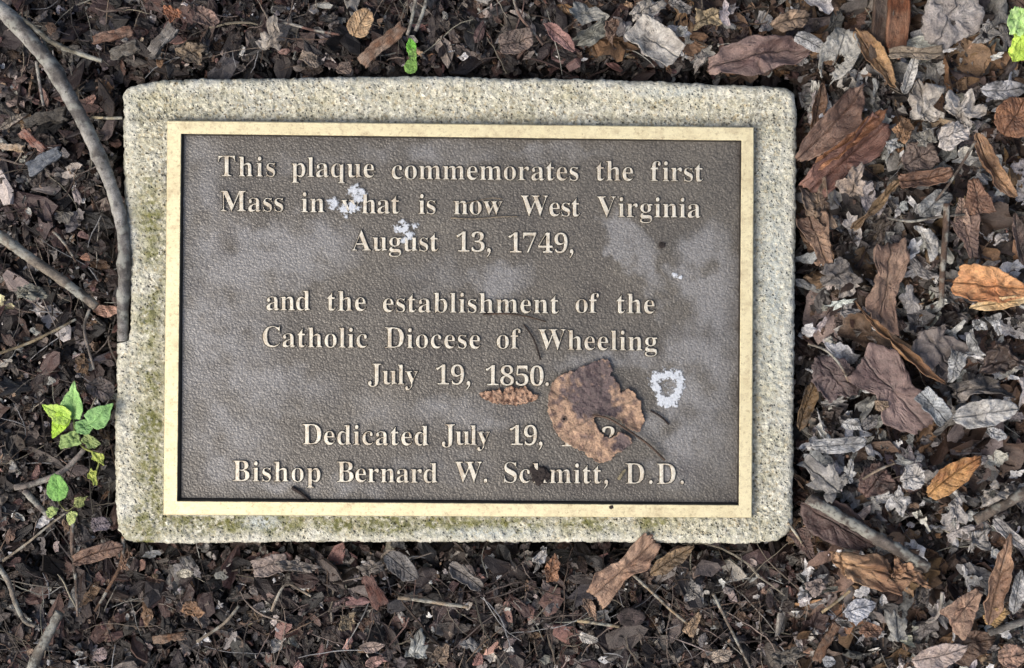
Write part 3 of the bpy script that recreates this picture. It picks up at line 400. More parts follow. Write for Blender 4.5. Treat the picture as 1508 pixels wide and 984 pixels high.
def build_soil():
    n = 420
    g = np.linspace(-1, 1, n)
    g = np.sign(g) * (0.55 * np.abs(g) + 0.45 * np.abs(g) ** 5) * 1.6      # dense under the picture, sparse far out
    X, Y = np.meshgrid(g, g, indexing='ij')
    Z = soil_h(X, Y)
    px, py = X * PXM / ZCAM + 754, 492 - Y * PXM / ZCAM
    Z = np.where(in_block(px, py, -12), -0.03, Z)
    V = np.stack([X.ravel(), Y.ravel(), Z.ravel()], 1)
    i, j = np.meshgrid(np.arange(n - 1), np.arange(n - 1), indexing='ij')
    a = (i * n + j).ravel()
    F = np.stack([a, a + n, a + n + 1, a + 1], 1)
    me = fast_mesh('soil', V, F, np.full((n * n, 3), 0.03), True)
    return tag(link('soil', me, M_SOIL), kind='structure')
build_soil()

# ------------------------------------------------------------------ the marker: concrete block > plaque > frame, lettering
ROOT = tag(empty('memorial_marker', W(672, 460, 0)), 'pale rectangular concrete block carrying a dark bronze plaque with raised writing', 'memorial marker')
def to_root(o):
    o.matrix_parent_inverse = Matrix.Translation(-ROOT.location)
    o.parent = ROOT
    return o

def resample(pts, step):
    P = [Vector(p) for p in pts]; out = []
    for a, b in zip(P, P[1:] + P[:1]):
        n = max(1, int((b - a).length / step))
        out += [a.lerp(b, i / n) for i in range(n)]
    return out

def build_block():
    pts = resample(OUT, 2.0)
    n = len(pts)
    for _ in range(2):
        pts = [(pts[i - 1] + pts[i] * 2 + pts[(i + 1) % n]) / 4 for i in range(n)]
    cen = Vector((672, 460))
    V, edge, moss, lich, dirt = [], [], [], [], []  # dirt: soil splashes plus the plaque frame's painted shadow
    RB = 9.0                                              # rounded arris, photo pixels
    rings = [(-3, -0.075), (-1, -0.045), (0, -0.028), (0, -0.012)]
    ds = [0, 0.8, 1.8, 3, 4.6, 6.5, 9, 12] + [14 + 2.2 * i for i in range(26)]
    for k in range(len(rings) + len(ds)):
        for i, p in enumerate(pts):
            q = Vector((min(max(p.x, 262), 1090), min(max(p.y, 197), 742)))
            v = q - p; L = v.length; dr = v / L
            jag = 1.6 * fbm(p.x / 26, p.y / 26, 3) + 1.5 * fbm(p.x / 7, p.y / 7, 9)
            if k < len(rings):
                d, z = rings[k]; z = ZB + z; d = d * -1 if d < 0 else d
            else:
                d = ds[k - len(rings)]
                r = min(d, RB)
                z = ZB - (RB - math.sqrt(max(0, RB * RB - (RB - r) ** 2))) * 0.00053
            s = p + dr * min(d + jag * max(0, 1 - d / 30), L * 0.995)
            zz = ZB * 0 + z
            if k >= len(rings):
                zz += 0.0011 * fbm(s.x / 50, s.y / 50, 1) + 0.0009 * fbm(s.x / 9, s.y / 9, 5) + 0.0010 * fbm(s.x / 3.6, s.y / 3.6, 8)
                side = max(0, (245 - s.x) / 60, (s.x - 1112) / 60)
                zz -= 0.0028 * min(1, side) ** 1.5
            w = W(s.x, s.y, zz)
            V.append(w - ROOT.location)
            e = max(0, 1 - d / (26 if 200 < s.x < 1150 else 40)) * (0.75 + fbm(s.x / 40, s.y / 40, 2))
            edge.append(min(1, max(0, e)))
            m = 0
            if s.y > 760: m = max(m, 0.9 - abs(s.y - 771) / 26 if 240 < s.x < 1000 else 0.25)
            if s.x < 245: m = max(m, 1.0 - abs(s.x - 222) / 34 if s.y > 260 else 0.15)
            m *= 0.95 + 1.2 * fbm(s.x / 60, s.y / 60, 4)
            if s.y > 760: m *= 1.45 if s.x < 700 else 0.9
            moss.append(min(1, max(0, m)))
            l = max(0, 1.3 - math.hypot((s.x - 385) / 30, (s.y - 768) / 13))
            l = max(l, 1.0 - math.hypot((s.x - 720) / 120, (s.y - 785) / 12), 0.9 - math.hypot((s.x - 1140) / 40, (s.y - 420) / 300), 0.9 - math.hypot((s.x - 990) / 90, (s.y - 135) / 14))
            lich.append(min(1, max(0, l)))
            t = 0
            if s.y < 190: t = max(0, 1 - abs(s.y - 176) / 10) * 0.6  # shadow line above the frame, painted into the concrete
            if s.x > 1100: t = max(t, max(0, 1 - abs(s.x - 1113) / 5) * 0.5)  # painted shadow of the frame on its right side
            t = max(t, 0.75 * max(0, 1 - d / 5.0) * (0.5 + 1.6 * fbm(s.x / 30, s.y / 30, 6)))  # real soil splashes along the block's edge
            dirt.append(min(1, max(0, t)))
    F = []
    nr = len(rings) + len(ds)
    for k in range(nr - 1):
        for i in range(n):
            j = (i + 1) % n
            F.append((k * n + i, k * n + j, (k + 1) * n + j, (k + 1) * n + i))
    # flat bed under the plaque, and the underside
    F.append(tuple((nr - 1) * n + i for i in range(n)))
    F.append(tuple(reversed(range(n))))
    F = [tuple(reversed(f)) for f in F]
    me = mesh_from('concrete_block', V, F)
    for nm, vals in (('edge', edge), ('moss', moss), ('lichen', lich), ('dirt', dirt)): set_val(me, nm, vals)  # 'dirt' also carries the painted shadow of the frame
    bm = bmesh.new(); bm.from_mesh(me)
    bmesh.ops.recalc_face_normals(bm, faces=bm.faces)
    bm.to_mesh(me); bm.free()
    o = link('concrete_block', me, M_CONC, ROOT)
    return o
build_block()

Z_PANEL, Z_FRAME = ZP - 0.0016, ZP + 0.0030
FO = [(247, 178), (1110, 188), (1107, 762), (241, 758)]            # outer corners of the brass border
FI = [(267, 197), (1092, 207), (1088, 744), (261, 738)]            # inner corners of its polished face
FP = [(270.5, 199.5), (1089.5, 209.5), (1085.5, 740), (267, 733)]  # where its dark inner slope meets the panel

def bil(C, u, v):
    a, b, c, d = [Vector(p) for p in C]
    return (a * (1 - u) + b * u) * (1 - v) + (d * (1 - u) + c * u) * v

def blob(px, py, cx, cy, rx, ry, a=0.0):
    dx, dy = px - cx, py - cy
    ca, sa = math.cos(a), math.sin(a)
    x, y = (dx * ca + dy * sa) / rx, (-dx * sa + dy * ca) / ry
    return max(0.0, 1.0 - (x * x + y * y))

SKY_SHEEN = [(400, 375, 150, 62, -.1, .9), (320, 480, 110, 190, 0, .55), (290, 300, 55, 160, 0, .5), (620, 225, 120, 22, 0, .35), (790, 225, 130, 16, 0, .3), (935, 370, 30, 75, -.6, .95),  # blobs of sky reflection painted into the panel colour
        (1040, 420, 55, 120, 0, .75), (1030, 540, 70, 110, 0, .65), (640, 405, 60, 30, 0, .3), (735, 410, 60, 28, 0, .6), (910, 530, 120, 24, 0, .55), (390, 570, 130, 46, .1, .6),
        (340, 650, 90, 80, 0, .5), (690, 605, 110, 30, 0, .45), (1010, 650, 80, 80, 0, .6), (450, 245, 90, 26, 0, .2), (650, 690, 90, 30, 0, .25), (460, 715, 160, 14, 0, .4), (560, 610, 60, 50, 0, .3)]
STAIN = [(335, 360, 18, 34, .2, .7), (285, 420, 18, 18, 0, .6), (975, 360, 10, 9, 0, .9), (900, 430, 40, 30, .5, .5), (1000, 490, 30, 10, .3, .5), (450, 350, 20, 16, 0, .3), (930, 665, 40, 16, .4, .6), (1020, 690, 40, 20, .4, .5),
         (860, 715, 120, 18, 0, .4), (745, 600, 60, 22, 0, .5), (300, 700, 20, 8, 0, .5), (640, 500, 70, 60, 0, .25), (680, 700, 60, 12, 0, .3), (880, 600, 84, 84, 0, .5)]
def build_panel():
    nu, nv = 340, 220
    V, sky_sheen, stain_shade = [], [], []
    for j in range(nv + 1):
        for i in range(nu + 1):
            p = bil(FP, i / nu, j / nv)
            V.append(W(p.x, p.y, Z_PANEL + 0.00025 * fbm(p.x / 5, p.y / 5, 2)) - ROOT.location)
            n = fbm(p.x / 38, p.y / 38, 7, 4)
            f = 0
            for cx, cy, rx, ry, a, s in SKY_SHEEN:
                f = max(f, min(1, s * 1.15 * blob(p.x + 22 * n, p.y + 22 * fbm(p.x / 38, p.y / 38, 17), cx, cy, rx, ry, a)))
            sky_sheen.append(min(0.72, max(0, f * (0.85 + 0.9 * n) + 0.05)))
            st = 0
            for cx, cy, rx, ry, a, s in STAIN:
                st = max(st, s * blob(p.x + 14 * n, p.y, cx, cy, rx, ry, a))
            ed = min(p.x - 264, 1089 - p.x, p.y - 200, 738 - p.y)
            st = max(st, 0.5 * max(0, 1 - ed / 8.0))  # dark rim: shadow inside the frame, put into the colour
            stain_shade.append(min(1, max(0, st * (0.8 + n))))
    F = [(j * (nu + 1) + i, (j + 1) * (nu + 1) + i, (j + 1) * (nu + 1) + i + 1, j * (nu + 1) + i + 1) for j in range(nv) for i in range(nu)]
    me = mesh_from('plaque_panel', V, F)
    set_val(me, 'sky_sheen', sky_sheen); set_val(me, 'stain_shade', stain_shade)
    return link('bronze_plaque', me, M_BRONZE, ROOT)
PLAQUE = build_panel()

def build_frame():
    n = 90
    lo = [bil(FO, *uv) for uv in ((0, 0), (1, 0), (1, 1), (0, 1))]
    V, F, mi = [], [], []
    prof = []                                   # (corner set, blend, z)
    def ring(C, z, grow=0.0):
        P = []
        for s in range(4):
            a, b = Vector(C[s]), Vector(C[(s + 1) % 4])
            for i in range(n): P.append(a.lerp(b, i / n))
        cen = Vector((676, 468))
        base = len(V)
        for p in P:
            q = Vector((p.x + (grow if p.x > cen.x else -grow) * (abs(p.x - cen.x) > 380), p.y + (grow if p.y > cen.y else -grow) * (abs(p.y - cen.y) > 240)))
            V.append(W(q.x + 0.25 * fbm(q.x / 14, q.y / 14, 1), q.y + 0.25 * fbm(q.x / 14, q.y / 14, 6), z) - ROOT.location)
        return base
    rs = [ring(FO, ZB - 0.002, 0.8), ring(FO, Z_FRAME - 0.0007, 0.4), ring(FO, Z_FRAME, -0.9),
          ring(FI, Z_FRAME, 0.8), ring(FI, Z_FRAME - 0.0004, 0.0), ring(FP, Z_PANEL - 0.0008, 0.0)]
    for k in range(5):
        for i in range(4 * n):
            j = (i + 1) % (4 * n)
            F.append((rs[k] + i, rs[k + 1] + i, rs[k + 1] + j, rs[k] + j)); mi.append(1 if k in (0, 4) else 0)
    me = mesh_from('border_frame', V, F, smooth=False)
    bm = bmesh.new(); bm.from_mesh(me); bmesh.ops.recalc_face_normals(bm, faces=bm.faces); bm.to_mesh(me); bm.free()
    o = link('border_frame', me, [M_BRASS, M_SIDE], PLAQUE)
    me.polygons.foreach_set('material_index', mi)
    return o
build_frame()

# lettering: (text, x of first ink, x of last ink, baseline y) measured on the photograph word by word
EM = 63.5
LINES = [
 [('This', 321.4, 406, 259.4), ('plaque', 429.3, 552, 260.4), ('commemorates', 576.5, 852.6, 263.6), ('the', 877.8, 933.3, 265.8), ('first', 958, 1036, 266.6)],
 [('Mass', 324.4, 418, 311), ('in', 443.6, 478.4, 312.4), ('what', 502.5, 589, 314), ('is', 616.3, 642.2, 315), ('now', 668, 740.5, 315.6), ('West', 767, 854.4, 318), ('Virginia', 879, 1032.3, 319.2)],
 [('August', 518, 646, 369), ('13,', 672, 723.3, 370.6), ('1749,', 748.5, 845, 371.8)],
 [('and', 392.2, 457, 456.7), ('the', 481.8, 539.3, 457.5), ('establishment', 563.6, 823.4, 459.4), ('of', 847.3, 883, 460.6), ('the', 908, 965, 461.3)],
 [('Catholic', 386.6, 541.5, 510.8), ('Diocese', 567, 708, 512.2), ('of', 731.3, 767.7, 513.2), ('Wheeling', 792.8, 968.5, 514.9)],
 [('July', 542, 616, 565.6), ('19,', 642, 693, 566.3), ('1850.', 715, 808.8, 567.5)],
 [('Dedicated', 445.3, 631.5, 654.5), ('July', 650.6, 722, 655), ('19,', 750.6, 799.4, 655.4), ('1', 825, 843, 657.4), ('2', 886, 907, 657.6)],
 [('Bishop', 342.7, 472.8, 708.4), ('Bernard', 496, 644.7, 709.8), ('W.', 669.7, 718, 710), ('Schmitt,', 742, 896, 710.8), ('D.D.', 921, 1007.6, 712.3)],
]
def circ(cx, cy, r, n=12): return [(cx + r * math.cos(2 * math.pi * i / n), cy + r * math.sin(2 * math.pi * i / n)) for i in range(n)]
GLYPHS['.'] = [circ(55, 40, 47)]
GLYPHS[','] = [[(10, 42), (24, 76), (58, 90), (94, 76), (110, 36), (100, -22), (66, -78), (22, -122), (2, -104), (40, -58), (56, -10), (36, -4), (16, 12)]]

Z_TOP = ZP + 0.0004
def line_mesh(words):
    V, F, mi = [], [], []
    for text, x0, x1, yb in words:
        # natural advances, then even spacing so that the ink fills the measured span
        w = [(min(p[0] for l in GLYPHS[c] for p in l), max(p[0] for l in GLYPHS[c] for p in l)) for c in text]
        ink = [(b - a) * EM / 1000 for a, b in w]
        gap = (x1 - x0 - sum(ink)) / max(1, len(text) - 1)
        x = x0
        sl = 0.0
        for c, (a, b), iw in zip(text, w, ink):
            sx = EM / 1000 if len(text) > 1 else (x1 - x0) / max(1, b - a)
            cu = bpy.data.curves.new('glyph', 'CURVE'); cu.dimensions = '2D'; cu.fill_mode = 'FRONT'
            y0 = yb + (x - x0) * 0.009
            for loop in GLYPHS[c]:
                sp = cu.splines.new('POLY'); sp.points.add(len(loop) - 1); sp.use_cyclic_u = True
                for q, (gx, gy) in zip(sp.points, loop):
                    q.co = (x + (gx - a) * sx, -(y0 - gy * EM * 1.0 / 1000 * (1.04 if c.isupper() else 0.97 if c.isdigit() else 1.0)), 0, 1)
            ob = bpy.data.objects.new('glyph', cu)
            me = ob.to_mesh()
            bm = bmesh.new(); bm.from_mesh(me)
            bmesh.ops.remove_doubles(bm, verts=bm.verts, dist=0.02)
            bmesh.ops.recalc_face_normals(bm, faces=bm.faces)
            base = len(V)
            bm.verts.index_update()
            nrm = {}
            for e in bm.edges:
                if len(e.link_faces) == 1:
                    f = e.link_faces[0]; d = (e.verts[1].co - e.verts[0].co).normalized(); nn = Vector((d.y, -d.x, 0))
                    mid = (e.verts[0].co + e.verts[1].co) / 2
                    if nn.dot(f.calc_center_median() - mid) > 0: nn = -nn
                    for v in e.verts: nrm[v.index] = nrm.get(v.index, Vector()) + nn
            N = len(bm.verts)
            for v in bm.verts:
                nn = nrm.get(v.index, Vector()); nn = nn.normalized() if nn.length > 0 else nn
                q = v.co - Vector((nn.x * 1.4, nn.y * 0.35, 0)) * (.4 if c in '.,' else 1)
                V.append(W(q.x, -q.y, Z_TOP) - ROOT.location)
            for v in bm.verts:
                nn = nrm.get(v.index, Vector()); nn = nn.normalized() if nn.length > 0 else nn
                q = v.co - Vector((nn.x * 0.5, nn.y * 0.0, 0))
                V.append(W(q.x, -q.y, Z_TOP - 0.0004) - ROOT.location)
            for v in bm.verts:
                nn = nrm.get(v.index, Vector()); nn = nn.normalized() if nn.length > 0 else nn
                q = v.co + nn * 1.2
                V.append(W(q.x, -q.y, Z_PANEL - 0.0004) - ROOT.location)
            for f in bm.faces:
                vv = [base + v.index for v in f.verts]
                if f.normal.z < 0: vv.reverse()
                F.append(vv); mi.append(0)
            for e in bm.edges:
                if len(e.link_faces) == 1:
                    i, j = e.verts[0].index, e.verts[1].index
                    f = e.link_faces[0]
                    d = e.verts[1].co - e.verts[0].co
                    if Vector((d.y, -d.x, 0)).dot(f.calc_center_median() - e.verts[0].co) > 0: i, j = j, i
                    for s, m in ((0, 0), (1, 1)):
                        F.append((base + s * N + i, base + (s + 1) * N + i, base + (s + 1) * N + j, base + s * N + j)); mi.append(m)
            bm.free(); ob.to_mesh_clear(); bpy.data.objects.remove(ob); bpy.data.curves.remove(cu)
            x += iw + gap
    me = mesh_from('raised_lettering', V, F, smooth=False)
    return me, mi
M_LETTER = m_brass('worn_letter_brass', ((0.55, 0.52, 0.425), (0.70, 0.67, 0.565)), 0.7)
for words in LINES:
    for word in words:
        me, mi = line_mesh([word])
        link('raised_word', me, [M_LETTER, M_SIDE], PLAQUE)
        me.polygons.foreach_set('material_index', mi)

# ------------------------------------------------------------------ small irregular sheets cut from a fine grid (droppings, torn leaf)
def sheet(name, box, f, height, z0, mat, step=1.2, colf=None, thick=0.0):
    x0, y0, x1, y1 = box
    nx, ny = int((x1 - x0) / step) + 1, int((y1 - y0) / step) + 1
    c = W((x0 + x1) / 2, (y0 + y1) / 2, z0)
    keep = {}
    V, cols, F = [], [], []
    val = [[f(x0 + i * step, y0 + j * step) for i in range(nx + 1)] for j in range(ny + 1)]
    def vid(i, j):
        if (i, j) not in keep:
            x, y = x0 + i * step, y0 + j * step
            keep[(i, j)] = len(V)
            V.append(W(x, y, z0 + height(x, y, max(0, val[j][i]))) - c)
            cols.append(colf(x, y, val[j][i]) if colf else (0.8, 0.8, 0.8))
        return keep[(i, j)]
    for j in range(ny):
        for i in range(nx):
            if (val[j][i] + val[j][i + 1] + val[j + 1][i] + val[j + 1][i + 1]) / 4 > 0:
                F.append((vid(i, j), vid(i, j + 1), vid(i + 1, j + 1), vid(i + 1, j)))
    me = mesh_from(name, V, F, cols)
    o = link(name, me, mat, loc=c)
    if thick:
        s = o.modifiers.new('thickness', 'SOLIDIFY'); s.thickness = thick; s.offset = -1
    return o

def splat(name, cx, cy, r, lobes, label, seed, ring=False, zup=0.0009, box=1.8):
    def f(x, y):
        n = .8 * fbm(x / 8, y / 8, seed, 4) + .45 * fbm(x / 2.8, y / 2.8, seed + 5, 2)
        best = -9
        for lx, ly, lr in lobes:
            best = max(best, 1 - math.hypot(x - lx, y - ly) / lr)
        if ring:
            dx, dy = x - cx, y - cy
            a = math.atan2(dy, dx)
            rr = r * (1 + .10 * math.cos(3 * a + 1.5) + .12 * fbm(math.cos(a) * 1.5, math.sin(a) * 1.5, seed))
            d = math.hypot(dx / .92, dy / 1.08) / rr
            best = 1 - abs(d - .70) / .33
        if ring and d < .46: return .12 + .22 * fbm(x / 6, y / 6, seed + 3) + max(0, best) * .6
        return best + n * .9 + .16
    o = sheet(name, (cx - r * box, cy - r * box, cx + r * box, cy + r * box), f,
              lambda x, y, v: .0004 * min(1, 2.2 * v) + .00012 * fbm(x / 3, y / 3, seed), ZP + zup - 0.0016, M_WHITE, 0.8)
    cov = []
    for v in o.data.vertices:
        w = o.location + v.co; s = (ZCAM - w.z) / PXM
        cov.append(min(1.0, .06 + 1.25 * max(0, f(w.x / s + 754, 492 - w.y / s))))
    set_val(o.data, 'cover', cov)
    return tag(o, label, 'bird dropping')
splat('bird_dropping', 515, 297, 20, [(522, 281, 10), (528, 294, 8), (520, 306, 9), (506, 308, 8), (492, 300, 8), (485, 297, 5), (533, 283, 7), (510, 318, 4)], 'larger white bird dropping splashed over the word what', 11, zup=0.0017)
splat('bird_dropping', 595, 343, 16, [(597, 336, 9), (602, 346, 7), (587, 337, 7), (595, 353, 6), (610, 332, 5), (592, 327, 4)], 'small star-shaped white bird dropping over the word August', 23, zup=0.0017)
splat('bird_dropping', 983, 570, 27, [], 'ring-shaped white bird dropping right of the brown leaf on the plaque', 31, ring=True, box=1.5)
splat('bird_dropping', 997, 407, 5, [(995, 406, 5), (1001, 408, 3)], 'tiny white speck of bird dropping on the plaque below the word Virginia', 41)

# ------------------------------------------------------------------ leaf builder
def poly_r(poly, th):
    c, s = math.cos(th), math.sin(th); best = 0.05
    for (ax, ay), (bx, by) in zip(poly, poly[1:] + poly[:1]):
        den = c * (by - ay) - s * (bx - ax)
        if abs(den) < 1e-9: continue
        t = (ax * (by - ay) - ay * (bx - ax)) / den
        u = (ax * s - ay * c) / den
        if t > 0 and -1e-6 <= u <= 1 + 1e-6: best = max(best, t)
    return best

KINDS = {
 'tri': [(-.5, -.42), (-.42, .46), (.5, .12), (.46, -.12)],
 'block': [(-.5, -.4), (-.46, .42), (.1, .5), (.5, .36), (.48, -.36), (-.05, -.5)],
 'orange': [(-.5, -.30), (-.42, .40), (-.30, .5), (.02, .46), (.5, .0), (.5, -.18), (-.18, -.5)],
 'point': [(-.5, 0), (-.42, .36), (-.2, .5), (.12, .32), (.36, .12), (.5, 0), (.36, -.12), (.12, -.32), (-.2, -.5), (-.42, -.36)],
 'boot': [(-.5, .3), (-.3, .5), (.1, .28), (.5, .5), (.5, -.2), (.2, -.5), (-.1, -.28), (-.45, -.5)],
}
def outline(kind, n, rng):
    ph = [rng.uniform(0, 6.28) for _ in range(8)]
    out = []
    for i in range(n):
        t = 2 * math.pi * i / n
        c, s = math.cos(t), math.sin(t)
        if kind == 'oval':
            x, y = .5 * c, .5 * s * (1 - .22 * c)
        elif kind == 'lance':
            x, y = .5 * c, .5 * math.copysign(abs(s) ** 1.45, s) * (1 - .2 * c)
        elif kind == 'strip':
            x, y = .5 * math.copysign(abs(c) ** .5, c), .5 * math.copysign(abs(s) ** .75, s)
        elif kind in ('maple', 'star'):
            r = .17
            lobes = ((0, .66), (52, .56), (-52, .56), (105, .40), (-105, .40)) if kind == 'maple' else ((0, .55), (70, .5), (-75, .42), (140, .5), (-140, .42))
            for q, (a, l) in enumerate(lobes):
                a += 9 * math.sin(ph[q] * 3); l *= .86 + .2 * math.sin(ph[q])
                d = abs((math.degrees(t) - a + 180) % 360 - 180)
                wd = 44 if kind == 'maple' else 46
                if d < wd:
                    f = d / wd
                    rr = l * (1 - f ** .95 * .74)
                    rr += .07 * ((d / 7.5 + .4 * q) % 1.0) * (1 - f) * (d > 4)      # pointed side teeth
                    r = max(r, rr)
            x, y = r * c - .05, r * s
        elif kind in ('frag', 'torn'):
            if i == 0:
                m = rng.randint(6, 8) if kind == 'frag' else rng.randint(9, 13)
                lo = .34 if kind == 'frag' else .22
                ang0 = rng.uniform(0, 6.28)
                kn = [(2 * math.pi * (q + rng.uniform(-.36, .36)) / m + ang0, rng.uniform(lo, .54)) for q in range(m)]
                poly = [(rr * math.cos(a), rr * math.sin(a)) for a, rr in kn]
            r = poly_r(poly, t) + rng.uniform(-.014, .014)
            x, y = r * c, r * s
        elif kind == 'splinter':
            if i == 0:
                top = [(-.5 + q / 5 + rng.uniform(-.06, .06), rng.uniform(.28, .5)) for q in range(6)]
                poly = [(-.5, rng.uniform(-.3, .3))] + top + [(.5 + rng.uniform(-.1, .08), rng.uniform(-.3, .3))] + [(x, -rng.uniform(.26, .5)) for x, y in reversed(top)]
            r = poly_r(poly, t) + rng.uniform(-.01, .01)
            x, y = r * c, r * s
        elif kind == 'crescent':
            x, y = .5 * c, .32 * s + .5 * (c * c) - .25
        else:
            r = poly_r(KINDS[kind], t); x, y = r * c, r * s
        j = 1 + .05 * mnoise.noise(Vector((math.cos(t) * 3 + ph[4] * 9, math.sin(t) * 3, ph[5]))) + .075 * mnoise.noise(Vector((math.cos(t) * 11 + ph[4] * 9, math.sin(t) * 11, ph[6])))
        out.append((x * j, y * j))
    return out

def leaf_mesh(kind, L, Wd, rng, col, col2, fold=0.0, curl=0.0, bend=0.0, crumple=0.06, holes=(), veins=None, vdark=.38):
    """L, Wd in metres. curl rolls it about its length, bend about its width (radians over the whole leaf)"""
    nth, nr = 72, 11
    o = outline(kind, nth, rng)
    P = [(0.0, 0.0)]
    for k in range(1, nr + 1):
        t = k / nr
        P += [(x * t, y * t) for x, y in o]
    F = [(0, 1 + i, 1 + (i + 1) % nth) for i in range(nth)]
    for k in range(nr - 1):
        a, b = 1 + k * nth, 1 + (k + 1) * nth
        F += [(a + i, b + i, b + (i + 1) % nth, a + (i + 1) % nth) for i in range(nth)]
    sd = rng.uniform(0, 100)
    if kind in ('frag', 'torn', 'tri', 'block') and not curl and not fold and crumple > .045: curl = rng.uniform(.3, 1.3); bend = bend or rng.uniform(-.6, .6)
    lc, l2 = Vector(alb(col)), Vector(alb(col2))
    if veins is None: veins = 'palm' if kind in ('maple', 'star') else 'pinn'
    V, cols, vein = [], [], []
    asp = Wd / L
    ban = rng.uniform(-.22, .22) if kind in ('lance', 'strip', 'oval') else 0
    curl *= 1.3
    for (u, v) in P:
        n1 = mnoise.fractal(Vector((u * 2.6 + sd, v * 2.6 * asp, 1)), .8, 2, 4)
        n2 = mnoise.fractal(Vector((u * 2.6 + sd, v * 2.6 * asp, 7)), .8, 2, 4)
        n3 = mnoise.fractal(Vector((u * 8 + sd, v * 8 * asp, 12)), .8, 2, 3)
        x, y = u * L + n2 * crumple * L * .8, v * Wd + n1 * crumple * Wd * .8 + ban * (u * u - .1) * L
        z = crumple * L * (.8 * n1 + .3 * n3 + .75 * (.35 - abs(mnoise.noise(Vector((u * 4.2 + sd, v * 4.2 * asp + sd, 3)))))) + fold * abs(y)
        if curl:
            k = curl / Wd; r = 1 / k
            yy = y
            y = (r - z) * math.sin(yy * k); z = r - (r - z) * math.cos(yy * k)
        if bend:
            k = bend / L; r = 1 / k
            xx = x
            x = (r - z) * math.sin(xx * k); z = r - (r - z) * math.cos(xx * k)
        V.append(Vector((x, y, z)))
        # veins: actual ribs of the blade
        if veins == 'pinn':
            ax = max(0, 1 - abs(v * asp) / .018)
            s = ((u - abs(v) * asp * .9) * 8.0) % 1.0
            sv = max(0, 1 - abs(s - .5) / .16) * .6
            q = max(ax, sv)
        elif veins == 'palm':
            q = 0
            for a in (0, 58, -58, 112, -112):
                ca, sa = math.cos(R(a)), math.sin(R(a))
                du, dv = u + .22, v * asp
                al, ac = du * ca + dv * sa, abs(-du * sa + dv * ca)
                if al > -.02: q = max(q, 1 - ac / .02)
        else: q = 0
        vein.append(max(0, q))
        m = min(1, max(0, .5 + 1.1 * n2 + .6 * n3))
        c = lc.lerp(l2, m) * (1 - vdark * max(0, q)) * (1 + .35 * n3)
        cols.append(c)
    if holes:
        def hit(f):
            cx = sum(P[i][0] for i in f) / len(f); cy = sum(P[i][1] for i in f) / len(f)
            return any(((cx - hx) / 1) ** 2 + ((cy - hy) * asp) ** 2 < (hr * (1 + .5 * mnoise.noise(Vector((cx * 20, cy * 20, sd))))) ** 2 for hx, hy, hr in holes)
        F = [f for f in F if not hit(f)]
    zm = sorted(v.z for v in V)[len(V) // 12]
    for v in V: v.z -= zm
    me = mesh_from(kind, V, F, cols)
    set_val(me, 'vein', vein)
    return me

def desat(c, k=.80):
    m = .35 * c[0] + .5 * c[1] + .15 * c[2]
    return tuple(m + (v - m) * k for v in c)

def leaf(name, kind, cx, cy, L, Wd, ang, z, col, label, cat='leaf', col2=None, mat=None, tilt=(0, 0), thick=0.0005, seed=None, parent=None, **kw):
    rng = random.Random(seed if seed is not None else int(cx * 7 + cy * 13))
    z = BASEZ + z
    if mat is M_WOOD: col = desat(col, .6)
    if mat is None: col = desat(col); col2 = col2 and desat(col2)
    if col2 is None: q = rng.uniform(.5, .72); col2 = tuple(v * q for v in col)
    lum = sum(col) / 3
    me = leaf_mesh(kind, U(L, z), U(Wd, z), rng, col, col2, **kw)
    if mat is None: mat = M_PALE if lum > 135 and max(col) - min(col) < 45 else M_LEAF
    o = link(name, me, mat, loc=W(cx, cy, z))
    o.rotation_euler = (R(tilt[0]), R(tilt[1]), R(ang))
    s = o.modifiers.new('thickness', 'SOLIDIFY'); s.thickness = thick; s.offset = 0
    if label: tag(o, label, cat)
    return o
BASEZ = 0.016

# ------------------------------------------------------------------ twig builder
def spline(pts, per=8):
    P = [pts[0]] + list(pts) + [pts[-1]]
    out = []
    for i in range(1, len(P) - 2):
        a, b, c, d = [np.array(q, float) for q in P[i - 1:i + 3]]
        for k in range(per):
            t = k / per
            out.append(.5 * (2 * b + (c - a) * t + (2 * a - 5 * b + 4 * c - d) * t * t + (3 * b - a - 3 * c + d) * t ** 3))
    out.append(np.array(pts[-1], float))
    return out

def tube(path, r0, r1, sides, rng, rough=.1, knots=()):
    """path: world Vectors"""
    n = len(path); V, F = [], []
    for i, p in enumerate(path):
        d = (path[min(i + 1, n - 1)] - path[max(i - 1, 0)]).normalized()
        a = d.cross(Vector((0, 0, 1))).normalized(); b = a.cross(d)
        t = i / (n - 1); r = r0 + (r1 - r0) * t
        for kt, ks in knots: r *= 1 + ks * math.exp(-((t - kt) / .018) ** 2)
        for k in range(sides):
            th = 2 * math.pi * k / sides
            q = a * math.cos(th) + b * math.sin(th)
            rr = r * (1 + rough * mnoise.noise(Vector((p.x * 230 + q.x * 1.6, p.y * 230 + q.y * 1.6, q.z * 1.6 + r0 * 900))))
            V.append(p + q * rr)
    for i in range(n - 1):
        for k in range(sides):
            a, b = i * sides + k, i * sides + (k + 1) % sides
            F.append((a, b, b + sides, a + sides))
    F.append(tuple(reversed(range(sides)))); F.append(tuple((n - 1) * sides + k for k in range(sides)))
    return V, F

